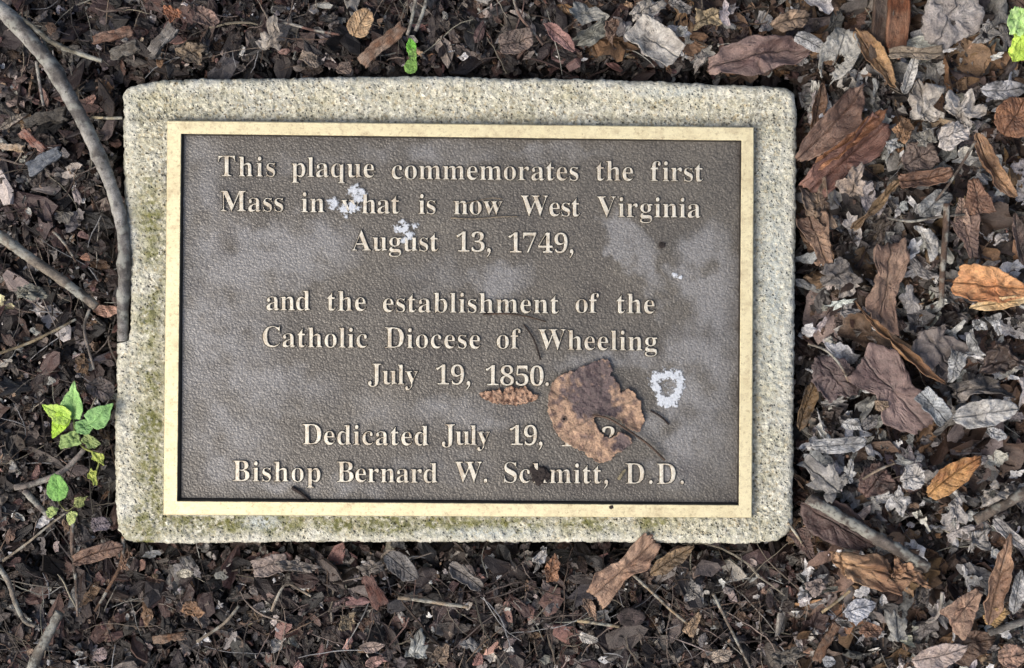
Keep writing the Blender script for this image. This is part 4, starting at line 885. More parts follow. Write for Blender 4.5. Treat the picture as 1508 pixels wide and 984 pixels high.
def twig(name, pts, w0, w1, col, label=None, cat='twig', col2=None, mat=None, sides=12, per=10, rough=.22, knots=(), parent=None, origin=None, zlift=None, group=None):
    """pts: (px, py, z) list; w in photo pixels"""
    rng = random.Random(int(pts[0][0] * 3 + pts[0][1]))
    path = [W(p[0] + .8 * mnoise.noise(Vector((i * .45, pts[0][0], 0))) * (w0 > 6), p[1], BASEZ + p[2]) for i, p in enumerate(spline(pts, per))]
    V, F = tube(path, U(w0) / 2, U(w1) / 2, sides, rng, rough, knots)
    c = path[0].copy() if origin is None else origin
    lc = Vector(alb(col)); l2 = Vector(alb(col2 or tuple(v * .62 for v in col)))
    cols = []
    for v in V:
        m = min(1, max(0, .5 + 1.2 * mnoise.fractal(v * 60, .8, 2, 3)))
        cols.append(lc.lerp(l2, m))
    me = mesh_from(name, [v - c for v in V], F, cols)
    o = link(name, me, mat or M_BARK, parent, None if parent else c)
    if label: tag(o, label, cat, group)
    return o

# ------------------------------------------------------------------ ground cover nobody could count: mulch, crumbs, dry stems
RS = np.random.RandomState(11)
def srgb_arr(P): return np.array([alb(c) for c in P])
def rot_arr(n, tilt):
    """n rotation matrices: any heading, limited tilt"""
    a = RS.uniform(0, 2 * np.pi, n); t = RS.normal(0, tilt, n); q = RS.normal(0, tilt, n)
    def mk(ax, th):
        m = np.zeros((n, 3, 3)); c, s = np.cos(th), np.sin(th); i, j = [(1, 2), (2, 0), (0, 1)][ax]
        m[:, ax, ax] = 1; m[:, i, i] = c; m[:, j, j] = c; m[:, i, j] = -s; m[:, j, i] = s
        return m
    return np.einsum('nij,njk->nik', mk(2, a), np.einsum('nij,njk->nik', mk(0, t), mk(1, q)))

def scatter(n, dens, pad=250):
    """photo positions accepted by a density function"""
    out = np.zeros((0, 2))
    while len(out) < n:
        p = np.stack([RS.uniform(-pad, 1508 + pad, n * 2), RS.uniform(-pad, 984 + pad, n * 2)], 1)
        k = (RS.rand(len(p)) < dens(p[:, 0], p[:, 1])) & ~in_block(p[:, 0], p[:, 1], -2)
        out = np.concatenate([out, p[k]])
    return out[:n]

def to_world(p, z):
    s = (ZCAM - z) / PXM
    return np.stack([(p[:, 0] - 754) * s, (492 - p[:, 1]) * s, z], 1)

def keep_low(p, z, size):
    """nothing of the mulch climbs onto the block"""
    near = in_block(p[:, 0], p[:, 1], 14)
    return np.where(near, np.minimum(z, 0.004), z)

def right(px, py): return np.clip((px - 1150) / 60, 0, 1)
def topright(px, py): return np.clip((px - 830) / 120, 0, 1) * (py < 130)

SAT = .7
def pick(P, wgt, n):
    i = RS.choice(len(P), n, p=np.array(wgt) / sum(wgt))
    A = np.array(P, float); A = A.mean(1, keepdims=True) * (1 - SAT) + A * SAT
    return np.minimum(.6, srgb_arr([tuple(v) for v in A])[i] * np.exp(RS.normal(-.25, .56, (n, 1))) * RS.uniform(.95, 1.05, (n, 3)))

def flakes(n, pos, smin, smax, asp, thick, tilt, zlo, zhi, cols, skew=2.2, kmid=9):
    """bark chips: irregular many-sided plates with a domed, dented top and real thickness"""
    k = kmid
    size = (smin + (smax - smin) * RS.rand(n) ** skew) * ZCAM / PXM / 2
    a = RS.uniform(*asp, n)
    th = np.linspace(0, 2 * np.pi, k, endpoint=False)[None] + RS.uniform(-.3, .3, (n, k))
    r = RS.uniform(.6, 1.1, (n, k))
    x, y = np.cos(th) * r, np.sin(th) * r
    T = np.zeros((n, 3 * k + 1, 3))
    bend = RS.normal(0, .22, (n, 1))
    for g, (sc, zz) in enumerate(((1.0, -.5), (1.0, .5), (.62, .75))):
        T[:, g * k:(g + 1) * k, 0] = x * sc
        T[:, g * k:(g + 1) * k, 1] = y * sc
        T[:, g * k:(g + 1) * k, 2] = zz * thick + RS.normal(0, .10, (n, k)) * (g > 0) + bend * (x * sc) ** 2
    T[:, 3 * k, 2] = .75 * thick + RS.normal(0, .1, n)
    T[:, :, 0] *= a[:, None]
    T *= size[:, None, None]
    T[:, :, 0] *= 1
    T = np.einsum('nij,nkj->nki', rot_arr(n, tilt), T)
    w0 = to_world(pos, np.zeros(n))
    z = soil_h(w0[:, 0], w0[:, 1]) + RS.uniform(zlo, zhi, n)
    z = keep_low(pos, z, size)
    T += to_world(pos, z)[:, None, :]
    i = np.arange(k); j = (i + 1) % k
    tri = [np.stack([i, j, j + k], 1), np.stack([i, j + k, i + k], 1), np.stack([i + k, j + k, j + 2 * k], 1), np.stack([i + k, j + 2 * k, i + 2 * k], 1), np.stack([i + 2 * k, j + 2 * k, np.full(k, 3 * k)], 1)]
    t = np.concatenate(tri)
    F = (t[None] + (np.arange(n) * (3 * k + 1))[:, None, None]).reshape(-1, 3)
    c = np.repeat(cols, 3 * k + 1, 0)
    return T.reshape(-1, 3), F, c

def crumbs(n, pos, smin, smax, tilt, zlo, zhi, cols, crump=.35, skew=2.0):
    """torn, crumpled bits of leaf"""
    k = 11
    size = (smin + (smax - smin) * RS.rand(n) ** skew) * ZCAM / PXM / 2
    th = np.linspace(0, 2 * np.pi, k, endpoint=False)[None] + RS.uniform(-.2, .2, (n, k))
    r = RS.uniform(.45, 1.1, (n, k))
    asp = RS.uniform(.4, 1.0, (n, 1))
    T = np.zeros((n, 3 * k + 1, 3))
    fold = RS.uniform(0, 2 * np.pi, (n, 1)); fa = RS.normal(0, crump, (n, 1)); ca = RS.normal(0, crump, (n, 1))
    for g, sc in enumerate((1.0, .68, .34)):
        x, y = np.cos(th) * r * sc, np.sin(th) * r * sc * asp
        T[:, g * k:(g + 1) * k, 0] = x; T[:, g * k:(g + 1) * k, 1] = y
        T[:, g * k:(g + 1) * k, 2] = fa * np.abs(x * np.cos(fold) + y * np.sin(fold)) + ca * (x * np.sin(fold) - y * np.cos(fold)) ** 2 + RS.normal(0, crump * .22, (n, k))
    T *= size[:, None, None]
    T = np.einsum('nij,nkj->nki', rot_arr(n, tilt), T)
    w0 = to_world(pos, np.zeros(n))
    z = soil_h(w0[:, 0], w0[:, 1]) + RS.uniform(zlo, zhi, n)
    z = keep_low(pos, z, size)
    T += to_world(pos, z)[:, None, :]
    i = np.arange(k); j = (i + 1) % k
    t = np.concatenate([np.stack([i, j, j + k], 1), np.stack([i, j + k, i + k], 1), np.stack([i + k, j + k, j + 2 * k], 1), np.stack([i + k, j + 2 * k, i + 2 * k], 1), np.stack([i + 2 * k, j + 2 * k, np.full(k, 3 * k)], 1)])
    F = (t[None] + (np.arange(n) * (3 * k + 1))[:, None, None]).reshape(-1, 3)
    c = np.repeat(cols, 3 * k + 1, 0) * RS.uniform(.75, 1.2, (len(cols) * (3 * k + 1), 1))
    return T.reshape(-1, 3), F, c

def rolled(n, pos, smin, smax, tilt, zlo, zhi, cols, roll=1.6, skew=1.5, lobed=.4):
    """dead leaves and shreds of leaf, curled up as they dried"""
    k, nr = 26, 5
    size = (smin + (smax - smin) * RS.rand(n) ** skew) * ZCAM / PXM / 2
    th = np.broadcast_to(np.linspace(0, 2 * np.pi, k, endpoint=False)[None], (n, k))
    asp = RS.uniform(.28, .75, (n, 1))
    r = 1 + RS.uniform(-.1, .1, (n, k))
    for f in (2, 3, 5, 7):
        r = r + RS.uniform(-.16, .16, (n, 1)) * np.cos(f * th + RS.uniform(0, 6.28, (n, 1)))
    spike = .5 * np.abs(np.cos(1.5 * th + RS.uniform(0, 6.28, (n, 1)))) + .5 * np.abs(np.cos(RS.choice([2., 2.5, 3.5], (n, 1)) * th + RS.uniform(0, 6.28, (n, 1))))
    r = np.where(RS.rand(n, 1) < lobed, r * (.4 + .75 * spike), r)
    T = np.zeros((n, nr * k + 1, 3))
    a1, a2 = RS.uniform(0, 6.28, (n, 1)), RS.uniform(0, 6.28, (n, 1))
    ca, cb, fd = RS.normal(0, roll, (n, 1)), RS.normal(0, roll * .5, (n, 1)), RS.normal(0, .35, (n, 1))
    ca = np.where(np.abs(ca) < .2, .2, ca); cb = np.where(np.abs(cb) < .15, .15, cb)
    for g in range(nr):
        sc = (nr - g) / nr
        x = np.cos(th) * np.abs(np.cos(th)) ** .15 * r * sc
        y = np.sin(th) * r * sc * asp
        z = fd * np.abs(y) + .09 * np.cos(5 * x + a1) * np.cos(6 * y + a2) + .05 * np.cos(11 * x + 7 * y + a2) + RS.normal(0, .022, (n, k))
        y2 = (1 / ca - z) * np.sin(y * ca); z = 1 / ca - (1 / ca - z) * np.cos(y * ca)
        x2 = (1 / cb - z) * np.sin(x * cb); z = 1 / cb - (1 / cb - z) * np.cos(x * cb)
        s = slice(g * k, (g + 1) * k)
        T[:, s, 0], T[:, s, 1], T[:, s, 2] = x2, y2, z
    T *= size[:, None, None]
    T = np.einsum('nij,nkj->nki', rot_arr(n, tilt), T)
    w0 = to_world(pos, np.zeros(n))
    z = np.maximum(soil_h(w0[:, 0], w0[:, 1]), -.004) + RS.uniform(zlo, zhi, n)
    z = keep_low(pos, z, size)
    T += to_world(pos, z)[:, None, :]
    i = np.arange(k); j = (i + 1) % k
    t = []
    for g in range(nr - 1):
        t += [np.stack([i, j, j + k], 1) + g * k, np.stack([i, j + k, i + k], 1) + g * k]
    t.append(np.stack([i + (nr - 1) * k, j + (nr - 1) * k, np.full(k, nr * k)], 1))
    t = np.concatenate(t)
    m = nr * k + 1
    F = (t[None] + (np.arange(n) * m)[:, None, None]).reshape(-1, 3)
    c = np.repeat(cols, m, 0) * RS.uniform(.85, 1.12, (n * m, 1))
    px, py = T[:, :, 0] * PXM / (ZCAM - .03) + 754, 492 - T[:, :, 1] * PXM / (ZCAM - .03)
    ok = ~in_block(px, py, 0).any(1)
    idx = np.nonzero(ok)[0]
    T = T[ok]; n2 = len(T)
    F = (t[None] + (np.arange(n2) * m)[:, None, None]).reshape(-1, 3)
    return T.reshape(-1, 3), F, c.reshape(n, m, 3)[ok].reshape(-1, 3)

def stems(n, pos, lmin, lmax, rmin, rmax, zlo, zhi, cols):
    """thin dry stalks, three-sided and gently bent"""
    m, k = 8, 4
    L = (lmin + (lmax - lmin) * RS.rand(n) ** 2) * ZCAM / PXM
    r = RS.uniform(rmin, rmax, n) * ZCAM / PXM / 2
    t = np.linspace(-.5, .5, m)[None]
    T = np.zeros((n, m, 3))
    cx = RS.normal(0, .28, (n, 1)); c3 = RS.normal(0, .5, (n, 1))
    T[:, :, 0] = t; T[:, :, 1] = cx * t ** 2 + c3 * t ** 3 + RS.normal(0, .008, (n, m)); T[:, :, 2] = RS.normal(0, .10, (n, 1)) * t
    T *= L[:, None, None]
    a = RS.uniform(0, 2 * np.pi, n)
    c, s = np.cos(a)[:, None], np.sin(a)[:, None]
    X, Y = T[:, :, 0] * c - T[:, :, 1] * s, T[:, :, 0] * s + T[:, :, 1] * c
    w0 = to_world(pos, np.zeros(n))
    z = soil_h(w0[:, 0], w0[:, 1]) + RS.uniform(zlo, zhi, n)
    w = to_world(pos, z)
    X += w[:, 0:1]; Y += w[:, 1:2]; Z = T[:, :, 2] + w[:, 2:3]
    # never over the block
    px, py = X * PXM / (ZCAM - .03) + 754, 492 - Y * PXM / (ZCAM - .03)
    ok = ~in_block(px, py, 3).any(1)
    X, Y, Z, r, a, cols = X[ok], Y[ok], Z[ok], r[ok], a[ok], cols[ok]
    n = len(r)
    V = np.zeros((n, m, k, 3))
    tap = (1 - .45 * np.abs(np.linspace(-1, 1, m)))[None, :]
    for q in range(k):
        th = 2 * np.pi * q / k + .4
        V[:, :, q, 0] = X - np.sin(a)[:, None] * np.cos(th) * r[:, None] * tap
        V[:, :, q, 1] = Y + np.cos(a)[:, None] * np.cos(th) * r[:, None] * tap
        V[:, :, q, 2] = Z + np.sin(th) * r[:, None] * tap
    F = []
    for i in range(m - 1):
        for q in range(k):
            p = (q + 1) % k
            F.append((i * k + q, i * k + p, (i + 1) * k + p, (i + 1) * k + q))
    F = (np.array(F)[None] + (np.arange(n) * m * k)[:, None, None]).reshape(-1, 4)
    c = np.repeat(cols, m * k, 0) * RS.uniform(.8, 1.15, (n * m * k, 1))
    return V.reshape(-1, 3), F, c

def join(parts):
    off, VV, FF, CC = 0, [], [], []
    for V, F, c in parts:
        VV.append(V); FF.append(F + off); CC.append(c); off += len(V)
    return np.concatenate(VV), np.concatenate(FF), np.concatenate(CC)

P_DARK = [(30, 26, 25), (52, 41, 38), (82, 61, 56), (116, 82, 74), (92, 79, 72), (132, 118, 109), (166, 156, 147), (142, 100, 88), (216, 206, 192), (72, 69, 69)]
Wl = [26, 17, 13, 8, 10, 9, 9, 4, 5, 9]
def d_left(px, py): return np.where(px > 1180, .35, 1.0)
n = 37000
pos = scatter(n, d_left)
A = flakes(n, pos, 4, 17, (.9, 2.2), .30, .42, -0.002, .014, pick(P_DARK, Wl, n))
n = 5900
pos = scatter(n, d_left)
B = flakes(n, pos, 12, 38, (1.2, 2.8), .18, .34, .003, .018, pick(P_DARK, [14, 22, 18, 9, 14, 9, 5, 7, 1.2, 10], n), 2.6)
V, F, c = join([A, B])
o = link('bark_mulch', fast_mesh('bark_mulch', V, F, c), M_CHIP)
tag(o, 'dark reddish bark mulch covering the soil all round the block', 'mulch', kind='stuff')

P_FR = [(150, 144, 136), (120, 108, 100), (96, 82, 74), (132, 102, 80), (188, 184, 178), (84, 77, 74), (160, 126, 96), (60, 49, 45), (212, 210, 206)]
n1, n2, n3 = 6600, 9000, 9500
A = crumbs(n1, scatter(n1, lambda x, y: np.where(x > 1180, 1.0, .0)), 14, 52, .42, .003, .022, pick(P_FR, [11, 15, 12, 8, 10, 14, 5, 11, 5], n1), .38)
B = crumbs(n2, scatter(n2, lambda x, y: np.where(x > 1180, .35, .8)), 7, 30, .45, .003, .018, pick(P_FR, [10, 15, 14, 7, 5, 14, 4, 16, 2.5], n2), .35)
C = crumbs(n3, scatter(n3, lambda x, y: np.where(x > 1180, 1.0, np.where((y < 120) & (x > 850), .9, .25))), 5, 22, .5, .010, .026, pick(P_FR, [8, 13, 14, 8, 6, 14, 5, 14, 5], n3), .4)
KINDLAB = [('dark brown', (74, 58, 50)), ('dull grey-brown', (108, 96, 88)), ('warm brown', (132, 100, 78)), ('tan', (160, 122, 86)), ('ashen grey', (136, 130, 122))]
def single_out(arr, limit=130):
    """the curled leaves that show largest become things of their own; the rest stay in the litter"""
    V, F, c = arr
    m = 131
    n = len(V) // m
    T, cc = V.reshape(n, m, 3), c.reshape(n, m, 3)
    cen = T.mean(1)
    px, py = cen[:, 0] * PXM / (ZCAM - .02) + 754, 492 - cen[:, 1] * PXM / (ZCAM - .02)
    ext = np.linalg.norm(np.ptp(T[:, :, :2], axis=1), axis=1)
    inside = (px > 1180) & (px < 1500) & (py > 8) & (py < 976)
    score = np.where(inside, ext * 10 + T[:, :, 2].max(1) * 28, -1)
    top = np.argsort(-score)[:limit]
    tris = F.reshape(n, -1, 3)[0].tolist()
    for q in top:
        a = cc[q].mean(0)
        name, ref = min(KINDLAB, key=lambda kv: np.abs(np.log(np.array(alb(kv[1])) / np.maximum(a, .004))).sum())
        o0 = Vector(cen[q]); o0.z = T[q, :, 2].min()
        me = mesh_from('fallen_leaf', [Vector(v) - o0 for v in T[q]], tris, cc[q], smooth=True)
        tag(link('fallen_leaf', me, M_FRAG, loc=o0), name + ' curled leaf lying loose in the dense litter right of the block', 'leaf', name + ' curled leaves in the litter')
    keep = np.ones(n, bool); keep[top] = False
    k = int(keep.sum())
    F2 = (np.array(tris)[None] + (np.arange(k) * m)[:, None, None]).reshape(-1, 3)
    return T[keep].reshape(-1, 3), F2, cc[keep].reshape(-1, 3)

dr = lambda x, y: np.where((x > 1178) & (y > -240), 1.0, np.where((y < 105) & (x > 860), .55, .0))
P_BIG = [(140, 108, 84), (116, 88, 72), (154, 116, 80), (98, 80, 72), (150, 142, 134), (116, 108, 102), (170, 124, 82), (80, 62, 54)]
P_PALE = [(206, 204, 198), (184, 180, 174), (160, 156, 150), (214, 214, 212), (140, 136, 130)]
D = single_out(rolled(1300, scatter(1300, dr), 52, 130, .30, .004, .020, pick(P_BIG, [10, 12, 9, 12, 5, 8, 10, 10], 1300), 2.0, 1.4, .2))
E_ = rolled(1050, scatter(1050, dr), 22, 72, .42, .016, .030, pick(P_PALE, [9, 9, 7, 8, 6], 1050), 2.1, 1.6, .45)
G = rolled(2100, scatter(2100, lambda x, y: np.where(x > 1178, .0, 1.0)), 10, 44, .40, .006, .018, pick(P_BIG + P_PALE, [8, 12, 5, 12, 7, 10, 4, 14, 1.6, 3, 4, 1, 4], 2100), 1.5, 2.6, .4)
V, F, c = join([A, B, C, D, E_, G])
o = link('leaf_litter', fast_mesh('leaf_litter', V, F, c), M_FRAG)
tag(o, 'torn crumbs of dead leaf scattered through the mulch', 'leaf litter', kind='stuff')

P_ST = [(170, 152, 128), (140, 124, 108), (104, 92, 84), (80, 62, 54), (196, 184, 164), (120, 94, 74)]
n = 3100
A = stems(n, scatter(n, lambda x, y: np.where(x > 1180, .55, 1.0)), 24, 150, 1.1, 2.4, .008, .024, np.minimum(.30, pick(P_ST, [10, 13, 12, 10, 6, 8], n)))
n = 320
B = stems(n, scatter(n, lambda x, y: np.where(x > 1180, .6, 1.0)), 50, 170, 2.2, 3.8, .012, .024, np.minimum(.30, pick(P_ST, [6, 12, 12, 10, 2, 9], n)))
V, F, c = join([A, B])
o = link('dry_stems', fast_mesh('dry_stems', V, F, c), M_STEM)
tag(o, 'fine dry stalks and needles lying criss-cross on the mulch', 'dry stems', kind='stuff')

# ------------------------------------------------------------------ things lying on the plaque
TORN = [(899, 531), (886, 529), (875, 534), (858, 541), (840, 546), (822, 555), (812, 566), (808, 582), (807, 599), (810, 616), (816, 631), (826, 648), (844, 659), (854, 662), (866, 672), (876, 679), (889, 682), (901, 680), (905, 668), (916, 664), (927, 655), (932, 646), (924, 640), (912, 637), (907, 641), (900, 645), (890, 643), (880, 629), (873, 615), (892, 611), (914, 621), (930, 633), (943, 640), (948, 622), (946, 606), (942, 592), (932, 577), (922, 573), (915, 577), (912, 566), (905, 559), (899, 551), (901, 540)]
def in_poly(poly, x, y):
    ins = False; dmin = 1e9
    for (ax, ay), (bx, by) in zip(poly, poly[1:] + poly[:1]):
        if (ay > y) != (by > y) and x < (bx - ax) * (y - ay) / (by - ay) + ax: ins = not ins
        t = max(0, min(1, ((x - ax) * (bx - ax) + (y - ay) * (by - ay)) / ((bx - ax) ** 2 + (by - ay) ** 2 + 1e-9)))
        dmin = min(dmin, math.hypot(ax + t * (bx - ax) - x, ay + t * (by - ay) - y))
    return dmin if ins else -dmin
def f_leaf(x, y):
    d = in_poly(TORN, x, y) + 1.5 * fbm(x / 4, y / 4, 3) + 2.6 * fbm(x / 12, y / 12, 13)
    if math.hypot(x - 831, y - 617) < 3.0: return -1
    return d
TAN, WET, MID = Vector(alb((182, 150, 122))), Vector(alb((94, 79, 78))), Vector(alb((138, 110, 93)))
def c_leaf(x, y, v):
    n = fbm(x / 13, y / 13, 4, 4); n2 = fbm(x / 4, y / 4, 9, 3)
    # the limp purple-brown middle against the dry tan rim
    w = max(blob(x, y, 872, 585, 66, 42, .75), 1.0 * (blob(x, y, 880, 548, 46, 26, -.2)), .9 * blob(x, y, 918, 652, 22, 18))
    w = min(1, max(0, 2.6 * (w - .22) + 1.5 * n))
    rim = TAN.lerp(MID, min(1, max(0, .25 + 1.5 * n)))
    c = rim.lerp(WET, w) * (1 + .35 * n2)
    for a in range(-150, 180, 33):
        ca, sa = math.cos(R(a)), math.sin(R(a)); dx, dy = x - 878, y - 612
        if dx * ca + dy * sa > 0 and abs(-dx * sa + dy * ca + 3 * math.sin((dx + dy) / 17)) < 1.2: c = c * .66
    if math.hypot(x - 831, y - 617) < 5.5: c = c * .5
    return c
LEAFROOT = tag(empty('fallen_leaf', W(878, 606, ZP)), 'round brown leaf with torn edge, small hole and long stalk lying on the plaque', 'leaf')
blade = sheet('blade', (798, 522, 956, 692), f_leaf, lambda x, y, v: 0.0013 + 0.0013 * fbm(x / 30, y / 30, 2) + 0.0007 * fbm(x / 11, y / 11, 5) + 0.0008 * max(0, 1 - v / 10), ZP, M_LEAF, 1.1, c_leaf, .0004)
blade.location = blade.location - LEAFROOT.location; blade.parent = LEAFROOT
set_val(blade.data, 'vein', np.zeros(len(blade.data.vertices)))
bz = BASEZ
def zb(z): return z - BASEZ
st = twig('stalk', [(872, 612, zb(ZP + .0044)), (895, 616, zb(ZP + .006)), (925, 634, zb(ZP + .0058)), (955, 655, zb(ZP + .004)), (979, 678, zb(ZP + .003))], 2.6, 3.0, (104, 84, 70), mat=M_STEM, parent=LEAFROOT, origin=LEAFROOT.location, sides=8, rough=.1)

def f_scrap(x, y):
    yy = y - (581 + .04 * (x - 750)); e = 1 - ((x - 750) / 44) ** 2
    up = 17 * (.62 + 1.1 * fbm(x / 12, 3, 1)) * (e if e > 0 else 0)
    return min(15.5 * max(0, e) ** .5 - yy, yy + up * .9) + 3 * fbm(x / 5, y / 5, 8) if e > 0 else -1
def c_scrap(x, y, v):
    n = fbm(x / 6, y / 6, 4, 3)
    return Vector(alb((184, 152, 128))).lerp(Vector(alb((104, 78, 64))), min(1, max(0, .35 + 1.7 * n)))
sc = sheet('leaf_scrap', (702, 560, 798, 602), f_scrap, lambda x, y, v: .0014 + .0016 * fbm(x / 11, y / 11, 2) + .0007 * fbm(x / 5, y / 5, 6), ZP, M_PALE, 1.0, c_scrap, .0004)
set_val(sc.data, 'vein', np.zeros(len(sc.data.vertices)))
tag(sc, 'small torn orange-brown leaf scrap lying under the date 1850 on the plaque', 'leaf scrap')

zp = zb(ZP - .0004)
DK = (58, 46, 42)
twig('plant_stalk', [(712, 463, zp), (745, 462, zp + .0012), (775, 466, zp + .0016), (804, 474, zp + .001)], 2.6, 1.8, (92, 74, 62), 'thin dark stalk lying almost level under the word establishment on the plaque', 'stalk', mat=M_STEM, sides=6)
twig('plant_stalk', [(771, 478, zp), (786, 500, zp + .0014), (796, 530, zp + .001)], 2.0, 2.6, DK, 'thin dark stalk leaning down to the full stop after 1850 on the plaque', 'stalk', mat=M_STEM, sides=6)
twig('plant_stalk', [(958, 605, zp), (972, 613, zp + .001), (985, 625, zp)], 2.4, 3.0, DK, 'short dark stalk below the ring-shaped bird dropping on the plaque', 'stalk', mat=M_STEM, sides=6)
twig('plant_stalk', [(664, 321, zp + .0002), (700, 322, zp + .0008), (742, 319, zp + .0006), (764, 319, zp)], 2.2, 1.6, (176, 162, 140), 'pale thin stalk lying under the word now on the plaque', 'stalk', mat=M_STEM, sides=6)
twig('plant_stalk', [(684, 300, zp + .0012), (720, 292, zp + .0016), (740, 293, zp + .001)], 1.4, 1.2, (150, 136, 116), 'hair-thin pale stalk across the top of the word now on the plaque', 'stalk', mat=M_STEM, sides=5)
twig('plant_stalk', [(430, 718, zp), (444, 727, zp + .001), (456, 737, zp)], 5.5, 3.5, (46, 36, 32), 'short dark stalk at the foot of the word Bishop, touching the lower border', 'stalk', mat=M_STEM, sides=7, rough=.5)
twig('plant_stalk', [(911, 706, zp + .001), (916, 698, zp + .002), (921, 692, zp + .001)], 5.5, 4, (214, 200, 160), 'cream sliver of plant leaning on the plaque before the letters D.D.', 'stalk', mat=M_STEM, sides=7)
def lump(name, cx, cy, r, z, label, mat, cat, seed):
    bm = bmesh.new(); bmesh.ops.create_icosphere(bm, subdivisions=4, radius=1)
    for v in bm.verts:
        v.co *= 1 + .55 * mnoise.fractal(v.co * 1.6 + Vector((seed, 0, 0)), .8, 2, 4)
        v.co = Vector((v.co.x * U(r, z), v.co.y * U(r * .85, z), v.co.z * U(r * .35, z)))
    me = bpy.data.meshes.new(name); bm.to_mesh(me); bm.free()
    return tag(link(name, me, mat, loc=W(cx, cy, z)), label, cat)
lump('dirt_clump', 796, 700, 15, ZP - .0008, 'black crumb of dirt covering the letter h in the bottom line', M_DIRT, 'dirt', 3)
lump('dirt_crumb', 975, 361, 4.5, ZP - .001, 'small dark crumb of dirt on the grey sheen below the word Virginia', M_DIRT, 'dirt', 9)
lump('dirt_crumb', 900, 747, 3, Z_FRAME, 'tiny dark speck of dirt on the lower brass border', M_DIRT, 'dirt', 15)

# ------------------------------------------------------------------ branches and twigs on the ground
GB, TN = (134, 130, 122), (168, 156, 134)
b0 = tag(empty('fallen_branch', W(180, 500, BASEZ)), 'long curved grey branch from the top left corner down beside the block', 'branch')
MAINB = [(-40, -20, .026), (8, 20, .025), (40, 54, .024), (72, 92, .024), (104, 146, .024), (130, 195, .023), (152, 245, .024), (172, 300, .024), (181, 345, .024), (183, 400, .022), (181, 450, .020), (181, 502, .017)]
twig('main_stem', MAINB, 23, 15, (172, 170, 164), col2=(104, 100, 96), parent=b0, origin=b0.location, sides=18, per=14, knots=((.12, .12), (.30, .15), (.52, .16), (.66, .1), (.80, .22), (.88, .14)), rough=.16)
twig('side_shoot', [(22, 24, .024), (46, 38, .023), (70, 58, .022), (92, 70, .021), (120, 80, .020), (150, 90, .018)], 9, 6, (188, 180, 156), parent=b0, origin=b0.location, sides=10, rough=.35)
twig('side_shoot', [(60, 45, .020), (68, 66, .018), (76, 74, .016)], 7, 5, (182, 172, 140), parent=b0, origin=b0.location, sides=8, rough=.3)
twig('fallen_branch', [(-40, 325, .018), (4, 350, .018), (36, 374, .019), (76, 402, .018), (112, 428, .017), (142, 452, .015)], 16, 13, (150, 140, 126), 'straight greyish tan stick ending halfway down the left edge of the photo', 'branch', sides=14, knots=((.3, .12), (.7, .1)))
twig('fallen_branch', [(36, 1010, .02), (52, 972, .02), (70, 936, .019), (88, 902, .017)], 16, 13, (158, 150, 136), 'short pale stick with speckled bark at the bottom left corner', 'branch', sides=14)
twig('twig', [(-5, 830, .018), (12, 856, .018), (22, 886, .018), (36, 914, .016), (52, 922, .014)], 8, 6, (150, 140, 126), 'thin kinked grey twig above the short stick at the bottom left', sides=9)
twig('twig', [(22, 718, .020), (50, 712, .021), (86, 698, .021), (112, 676, .020), (124, 662, .018)], 9, 7, (158, 148, 140), 'grey forked twig under the green seedling, left of the block', sides=10)
twig('twig', [(36, 722, .018), (56, 744, .018), (76, 764, .017)], 10, 7, (128, 120, 114), 'short dark grey twig running down from the forked twig', sides=10)
twig('twig', [(4, 826, .02), (40, 800, .021), (72, 774, .02), (96, 756, .018)], 4, 3, (186, 172, 150), 'thin pale straight stalk below the seedling at the left edge', sides=7)
twig('twig', [(108, 760, .019), (106, 800, .018), (112, 860, .017), (114, 908, .016)], 7, 3.5, (132, 112, 98), 'thin brown upright stalk below the seedling', sides=8)
twig('twig', [(182, 790, .018), (178, 830, .018), (160, 866, .017), (140, 900, .015)], 6, 4, (140, 108, 84), 'thin brown twig running down from the lower left corner of the block', sides=8)
twig('twig', [(600, 52, .022), (606, 30, .023), (612, 0, .024), (614, -30, .024)], 5, 5, (170, 164, 152), 'pale thin stalk at the top edge above the small green sprout, left of a pair', sides=8)
twig('twig', [(612, 46, .022), (620, 26, .023), (628, 0, .024), (632, -30, .024)], 6, 5, (164, 160, 152), 'pale grey stalk at the top edge above the small green sprout, right of a pair', sides=8)
twig('twig', [(752, -20, .023), (764, 20, .022), (784, 46, .021), (800, 66, .020)], 5, 3.5, (140, 116, 104), 'thin brown bent stalk at the top edge right of the green sprout', sides=8)
twig('twig', [(400, 30, .020), (430, 36, .021), (460, 44, .021), (500, 51, .020)], 4.5, 3.5, (122, 92, 82), 'thin reddish stalk beside the oval tan leaf at the top', sides=8)
twig('twig', [(135, 173, .020), (160, 174, .021), (180, 174, .02)], 4.5, 4.0, (200, 186, 150), 'short straw-coloured stalk between the long branch and the block', sides=8)
twig('twig', [(54, 90, .02), (58, 120, .019), (64, 156, .018)], 5, 4, (150, 144, 140), 'short grey upright stalk left of the long branch', sides=8)
twig('twig', [(0, 520, .02), (40, 506, .021), (78, 488, .02), (112, 470, .018)], 4.5, 3.5, (164, 148, 118), 'thin tan stalk below the straight stick on the left', sides=8)
twig('twig', [(132, 455, .018), (124, 484, .018), (132, 520, .018), (139, 544, .017)], 4.5, 3.5, (150, 140, 130), 'thin grey bent stalk left of the block, below the end of the straight stick', sides=8)
twig('twig', [(78, 340, .019), (96, 360, .02), (112, 386, .018)], 4, 3.5, (132, 112, 96), 'dark thin stalk crossing beside the straight stick on the left', sides=8)
twig('twig', [(290, 945, .018), (330, 918, .019), (352, 892, .018)], 4.5, 4, (160, 148, 130), 'thin pale stalk in the mulch below the left part of the block', sides=8)
twig('twig', [(586, 880, .018), (620, 884, .019), (660, 890, .019), (690, 894, .017)], 6, 5, (168, 152, 130), 'tan level twig in the mulch below the middle of the block', sides=9)
